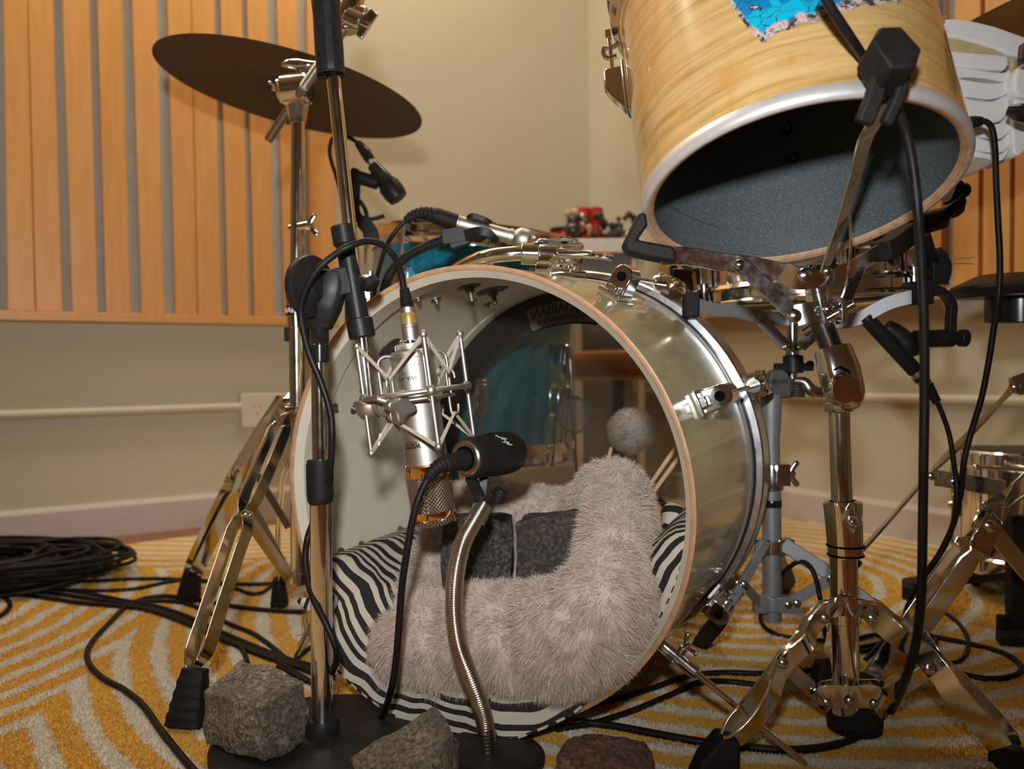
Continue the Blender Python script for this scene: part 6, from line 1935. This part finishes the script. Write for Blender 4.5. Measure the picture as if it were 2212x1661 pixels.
cable('microphone_cable', 'thick foreground black cable hanging in front of the maple tom and curving left over carpet',
      PP((1768, -30, .740), (1800, 25, .748), (1835, 78, .760), (1868, 128, .777), (1905, 180, .780), (1935, 232, .776), (1958, 290, .768), (1972, 360, .765), (1982, 450, .765), (1990, 560, .775), (1996, 700, .785), (1997, 850, .795), (1995, 1000, .80), (1993, 1150, .81), (1990, 1280, .82), (1980, 1380, .84), (1960, 1455, .865)) + [FL(1925, 1535, .0045), FL(1880, 1577, .0045), FL(1800, 1610, .0045), FL(1700, 1620, .0045), FL(1600, 1612, .0045), FL(1500, 1600, .0045), FL(1400, 1582, .0045), FL(1310, 1566, .0045), FL(1240, 1560, .0045)], .0046, 7)
cable('floor_cable', 'black cable standing up in a loop on the carpet beside the grey snare stand',
      [FL(1790, 1385, .0034), FL(1720, 1378, .0034), FL(1672, 1368, .0034)] + PP((1645, 1345, 1.33), (1648, 1305, 1.30), (1672, 1262, 1.27), (1702, 1228, 1.25), (1728, 1213, 1.24), (1750, 1224, 1.23), (1764, 1255, 1.22), (1773, 1300, 1.20)) + [FL(1790, 1392, .0034), FL(1840, 1400, .0034), FL(1900, 1390, .0034)], .0036)
cable('floor_cable', 'black cable lying across the carpet in front of the drum spur, upper of the two',
      [FL(1230, 1535, .004), FL(1310, 1515, .004), FL(1400, 1490, .004), FL(1480, 1462, .004), FL(1560, 1453, .004), FL(1640, 1455, .004), FL(1720, 1452, .004), FL(1790, 1440, .004), FL(1850, 1440, .004)], .0040)
cable('floor_cable', 'black cable lying across the carpet in front of the drum spur, lower of the two',
      [FL(1200, 1575, .004), FL(1290, 1560, .004), FL(1380, 1530, .004), FL(1450, 1500, .004), FL(1510, 1474, .011), FL(1570, 1472, .004), FL(1640, 1480, .004)], .0040)
cable('floor_cable', 'black cable curling in a round loop on the carpet under the right stand',
      [FL(1870, 1425, .0034), FL(1960, 1330, .0034), FL(2020, 1318, .0034), FL(2062, 1338, .0034), FL(2088, 1372, .0034), FL(2090, 1405, .0034), FL(2072, 1428, .0034), FL(2040, 1432, .0034), FL(2005, 1420, .0034)], .0036)
cable('floor_cable', 'black cable tightly curled behind the tom stand leg',
      [FL(1990, 1368, .0034), FL(2012, 1372, .0034), FL(2022, 1385, .0034), FL(2014, 1398, .0034), FL(1995, 1400, .0034), FL(1940, 1395, .0034), FL(1860, 1408, .0034)], .0034)

# ---------------------------------------------------------------- cabinet in the corner with small percussion
Dc = 2.62
cab = T('cabinet', 'grey cabinet with a white top in the corner of the room', 'cabinet', V((P(1320, 600, Dc).x, P(1320, 600, Dc).y, FLZ)))
tz = P(1310, 517, Dc).z
cx0, cx1 = P(1242, 520, Dc).x, P(1392, 520, Dc).x
cyy = P(1310, 520, Dc).y
m = MB(); m.box(V(((cx0 + cx1) / 2, cyy + .07, tz - .022)), V(((cx1 - cx0) / 2, 0, 0)), V((0, .09, 0)), V((0, 0, .022))); m.obj('top', plain('white_laminate', (.62, .58, .52), .4, 0, .03), cab, bevel=.003)
m = MB(); m.box(V(((cx0 + cx1) / 2 - .01, cyy + .075, (tz - .044 + .05) / 2)), V(((cx1 - cx0) / 2 - .03, 0, 0)), V((0, .075, 0)), V((0, 0, (tz - .044 - .05) / 2))); m.obj('body', plain('grey_laminate', (.12, .105, .09), .5, 0, .05), cab, bevel=.003)
for q in (cx0 + .012, cx1 - .012):
    m = MB(); m.box(V((q, cyy + .02, (tz - .044 + FLZ) / 2)), V((.011, 0, 0)), V((0, .011, 0)), V((0, 0, (tz - .044 - FLZ) / 2))); m.obj('leg', plate_white, cab, bevel=.002)
def on_top(x, dy=0.0):
    p = P(x, 515, Dc); return V((p.x, cyy + .08 + dy, tz))
for i, (x, tl) in enumerate(((1262, .035), (1292, -.01))):
    b = on_top(x); ax = (ZV + RT * (.06 if i == 0 else .02)).normalized()
    t = T('maraca', 'red maraca standing head up on the cabinet, %s of the pair' % ('left' if i == 0 else 'right'), 'maraca', b, 'pair of red maracas')
    m = MB(); m.lathe(b, ax, [(0, 0), (.018, 0), (.020, .004), (.019, .02), (.014, .05), (.016, .06)], 24); m.obj('handle', redp, t)
    m = MB(); m.lathe(b, ax, [(.014, .058), (.019, .064), (.0225, .080), (.0232, .100), (.0225, .112), (.014, .116), (0, .117)], 28); m.obj('head', redp, t)
b = on_top(1221)
t = T('hand_drum', 'small bright red hand drum with a black rim on the left end of the cabinet', 'drum', b)
m = MB(); m.lathe(b, ZV, [(0, 0), (.040, 0), (.042, .004), (.042, .040), (0, .040)], 40); m.obj('shell', plain('bright_red', (.55, .012, .012), .35), t)
m = MB(); m.lathe(b + ZV * .034, ZV, [(.0415, 0), (.0445, .001), (.0445, .014), (.041, .015), (0, .013)], 40); m.obj('rim', black, t)
b = on_top(1252, -.07) + ZV * .062
t = T('sleigh_bells', 'strap of pale and steel jingle bells leaning on the red maracas', 'bells', on_top(1252, -.07))
cols = [plain('peach_wood', (.55, .33, .22), .5), steel, plain('dark_steel', (.08, .08, .09), .3, .8)]
for i, (dx, dz, r, q) in enumerate(((-.035, .022, .014, 0), (-.012, .025, .015, 0), (.010, .012, .013, 1), (.020, -.004, .013, 2), (.030, -.022, .012, 0), (.012, -.012, .011, 0), (-.02, .0, .02, 2), (-.02, -.03, .028, 2))):
    m = MB(); m.ball(b + V((dx, .0, dz)), r, .9, V((1, .2, .5)), 14); m.obj('bell', cols[q], t)
m = MB(); m.tube([b + V((-.04, .008, .02)), b + V((0, .008, .01)), b + V((.03, .008, -.02)), b + V((.0, .008, -.05))], .006, 8, sm=4); m.obj('strap', black, t)
b = on_top(1338)
t = T('shaker_bunch', 'dark bunch of nutshell shakers and chain at the right end of the cabinet', 'shaker', b)
rr = random.Random(5); m = MB(); m2 = MB()
for i in range(46):
    c = b + V((rr.uniform(-.075, .06), rr.uniform(-.04, .04), .010 + abs(rr.gauss(0, .032))))
    (m if i % 6 else m2).ball(c, rr.uniform(.008, .017), rr.uniform(.6, 1.1), V((rr.random(), rr.random(), rr.random())), 9)
m.obj('nutshells', plain('dark_nut', (.035, .027, .02), .4, 0, .4), t, kind='stuff'); m2.obj('jingles', steel, t, kind='stuff')

# pedal and stool seen through the drum film
kp = T('kick_pedal', 'kick pedal with a large fluffy white beater behind the transparent rear drum head', 'pedal', FL(1290, 1290))
bc = hp(1336, 938) + BA * .060
m = MB(); m.ball(bc, .034, 1.0, n=20); ball = m.obj('beater', foam, kp)
bm_v = [V(v) for v in m.v]
me = strands(bm_v, [f if len(f) == 4 else list(f) + [f[0]] for f in m.f], 5000, .008, .0003, 9, bc, 0)
me.materials.append(fur_mat('white_fleece', (.50, .46, .40), (.70, .66, .60)))
o = bpy.data.objects.new('fleece', me); COL.objects.link(o); o.parent = ball; o['kind'] = 'stuff'
kb = V((bc.x, bc.y, 0)) + BA * .10
m = MB(); ksh = kb + ZV * .10; m.cyl(bc, ksh, .003, n=10); m.obj('beater_shaft', chrome, kp)
m = MB(); m.cyl(ksh - BU * .06, ksh + BU * .06, .006, n=14); m.obj('axle', chrome, kp)
for q in (-1, 1):
    m = MB(); m.box(V((ksh.x, ksh.y, .055)) + BU * (q * .055), BU * .006, V((BA.x, BA.y, 0)) * .010, ZV * .055); m.obj('upright', chrome, kp, bevel=.002)
BAh = V((BA.x, BA.y, 0)).normalized()
m = MB(); m.box(kb + BAh * .12 + ZV * .006, BU * .05, BAh * .17, ZV * .006); m.obj('base_plate', black, kp, bevel=.002)
m = MB(); m.poly([kb + BAh * .03 + ZV * .075 - BU * .04, kb + BAh * .03 + ZV * .075 + BU * .04, kb + BAh * .28 + ZV * .020 + BU * .035, kb + BAh * .28 + ZV * .020 - BU * .035], ZV, .006); m.obj('footboard', chrome_old, kp, bevel=.001)

st = T('drum_stool', 'drum stool with an orange brown seat dimly seen through the rear drum head', 'stool', V((P(1335, 800, 2.05).x, P(1335, 800, 2.05).y, 0)))
sp0 = P(1335, 780, 2.05)
m = MB(); m.lathe(V((sp0.x, sp0.y, sp0.z)), ZV, [(0, -.045), (.13, -.045), (.145, -.035), (.148, .0), (.14, .018), (.08, .026), (0, .027)], 48); m.obj('seat', plain('orange_leather', (.42, .15, .03), .45), st)
m = MB(); m.cyl(V((sp0.x, sp0.y, .08)), V((sp0.x, sp0.y, sp0.z - .04)), .016, n=18); m.obj('post', black, st)
for k in range(3):
    t = k * 2 * pi / 3 + .4; m = MB(); m.cyl(V((sp0.x, sp0.y, .22)), V((sp0.x + .20 * math.cos(t), sp0.y + .20 * math.sin(t), .012)), .008, n=12); m.obj('leg', black, st)

for (a, b, lb) in (((1408, 1042, 1.13), (1466, 958, 1.10), 'pale wooden stick leaning on the right inside wall of the bass drum, the longer one'), ((1424, 1046, 1.11), (1472, 980, 1.085), 'pale wooden stick leaning on the right inside wall of the bass drum, the shorter one'), ((1310, 1010, 1.20), (1320, 968, 1.225), 'pale wooden stick poking up behind the plush bed in front of the fluffy beater')):
    m = MB(); p0, p1 = P(*a), P(*b); e = p0 - (p1 - p0) * .5
    m.lathe(e, p1 - e, [(0, 0), (.0032, .001), (.0032, (p1 - e).length - .02), (.0026, (p1 - e).length), (0, (p1 - e).length + .002)], 12)
    tag(m.obj('drum_stick', plain('pale_wood', (.62, .42, .24), .5)), lb, 'stick', 'wooden sticks inside the bass drum')

# ---------------------------------------------------------------- cables on the left
rr = random.Random(11)
pc = FL(-75, 1266, 0)
for k, lb in enumerate(('black cable coil lying at the bottom of the heap on the left', 'black cable coil in the middle of the heap on the left', 'black cable coil on top of the heap on the left')):
    pts = []
    cx_, cy_ = pc.x + rr.uniform(-.03, .03), pc.y + .02 + rr.uniform(-.03, .03)
    for i in range(150):
        t = i / 11 * 2 * pi
        R_ = .165 + .05 * math.sin(i * .37 + k) + rr.uniform(-.02, .02)
        pts.append(V((cx_ + R_ * 1.28 * math.cos(t + .2 * math.sin(i * .1)) + .03 * math.sin(i * .21), cy_ + R_ * .82 * math.sin(t), .006 + k * .017 + .007 * (1 + math.sin(i * .9)) + .008 * (1 - abs(i / 75 - 1)) + rr.uniform(0, .005))))
    m = MB(); m.tube(pts, .0042, 7, sm=3)
    tag(m.obj('cable_coil', cablem), lb, 'cable', 'coiled cables heaped by the left wall')
def fcable(label, px, r=.0040, h=None, name='floor_cable'):
    pts = [FL(x, y, (h or r)) for x, y in px]
    return cable(name, label, pts, r)
fcable('black cable from the heap to the back foot of the left cymbal stand', [(120, 1258), (200, 1255), (260, 1252), (330, 1250), (400, 1252), (470, 1258), (540, 1262), (600, 1258), (628, 1240)])
fcable('black cable dipping under the cymbal stand legs between the heap and the drum', [(150, 1275), (220, 1276), (290, 1272), (340, 1262), (390, 1253), (440, 1254), (500, 1268), (540, 1282), (566, 1280), (590, 1262), (606, 1248)])
fcable('black cable in the left foreground swinging round in a wide bend towards the camera', [(660, 1322), (600, 1320), (520, 1312), (460, 1302), (400, 1292), (350, 1288), (305, 1295), (270, 1312), (232, 1350), (200, 1385), (188, 1412), (196, 1440), (225, 1467), (268, 1490), (310, 1525), (345, 1575), (385, 1625), (440, 1690)], .0044)
fcable('black cable in the bundle from the heap to the mic stand, front strand', [(20, 1282), (90, 1290), (170, 1302), (240, 1308), (310, 1316), (380, 1338), (450, 1368), (520, 1398), (590, 1425), (650, 1444), (690, 1458)], .0044)
fcable('black cable in the bundle from the heap to the mic stand, middle strand', [(60, 1276), (130, 1284), (210, 1296), (280, 1306), (350, 1322), (420, 1350), (500, 1385), (570, 1412), (640, 1436), (720, 1462)], .0044, .0046)
fcable('black cable in the bundle from the heap to the mic stand, back strand', [(100, 1270), (180, 1280), (260, 1296), (330, 1308), (400, 1330), (470, 1362), (540, 1392), (610, 1420), (680, 1440)], .0042, .0046)
fcable('black cable branching from the bundle behind the front foot of the cymbal stand', [(300, 1298), (380, 1300), (440, 1318), (490, 1345), (545, 1368), (585, 1395), (620, 1425)], .0040)
fcable('short black cable end lying between the stone and the drum', [(628, 1432), (650, 1415), (672, 1398), (700, 1388)], .0040)
fcable('black cable end sticking up behind the big granite block', [(500, 1385), (515, 1395), (528, 1412), (534, 1432)], .0040)
fcable('loose cable bight at the left edge below the heap', [(-40, 1292), (0, 1288), (18, 1298), (20, 1312), (0, 1330), (-40, 1342)], .0044)

# black clamp under the right edge of the maple tom, and loose strips at the snare
D10 = 1.17
mc = T('rim_clamp', 'black plastic clamp with a round knob below the right edge of the maple tom', 'clamp', P(2040, 460, D10))
m = MB(); m.poly([P(2032, 452, D10), P(2058, 432, D10), (P(2072, 418, D10)), P(2078, 440, D10), P(2072, 462, D10), P(2056, 474, D10), P(2040, 472, D10)], FW, .030); m.obj('block', black, mc, bevel=.003)
m = MB(); m.cyl(P(1978, 486, D10), P(2040, 470, D10), .0165, .0150, 22, .002); m.obj('barrel', black, mc)
m = MB(); m.sweep(PP((2055, 440, D10), (2068, 408, D10), (2076, 400, D10)), [(.007, -.010), (.007, .010), (-.007, .010), (-.007, -.010)], RT); m.cyl(P(2074, 412, D10), P(2081, 411, D10), .006, n=14); m.cyl(P(2079, 411, D10), P(2092, 409, D10), .0105, .0095, 18, .002); m.obj('knob', black, mc)
m = MB(); m.sweep(PP((1990, 500, D10), (2005, 545, D10 + .03), (2012, 560, D10 + .05)), [(.010, -.010), (.010, .010), (-.010, .010), (-.010, -.010)], RT); m.obj('bracket', black, mc, bevel=.002)
m = MB()
for pts in (((2030, 572, 1.30), (2050, 563, 1.30), (2075, 558, 1.30), (2106, 556, 1.30)), ((2030, 573, 1.30), (2055, 570, 1.30), (2080, 569, 1.30), (2104, 570, 1.30))):
    m.strap(PP(*pts), FW, .004, .0006, 4)
m.obj('snare_strap', plain('grey_strip', (.12, .11, .10), .5), sna)
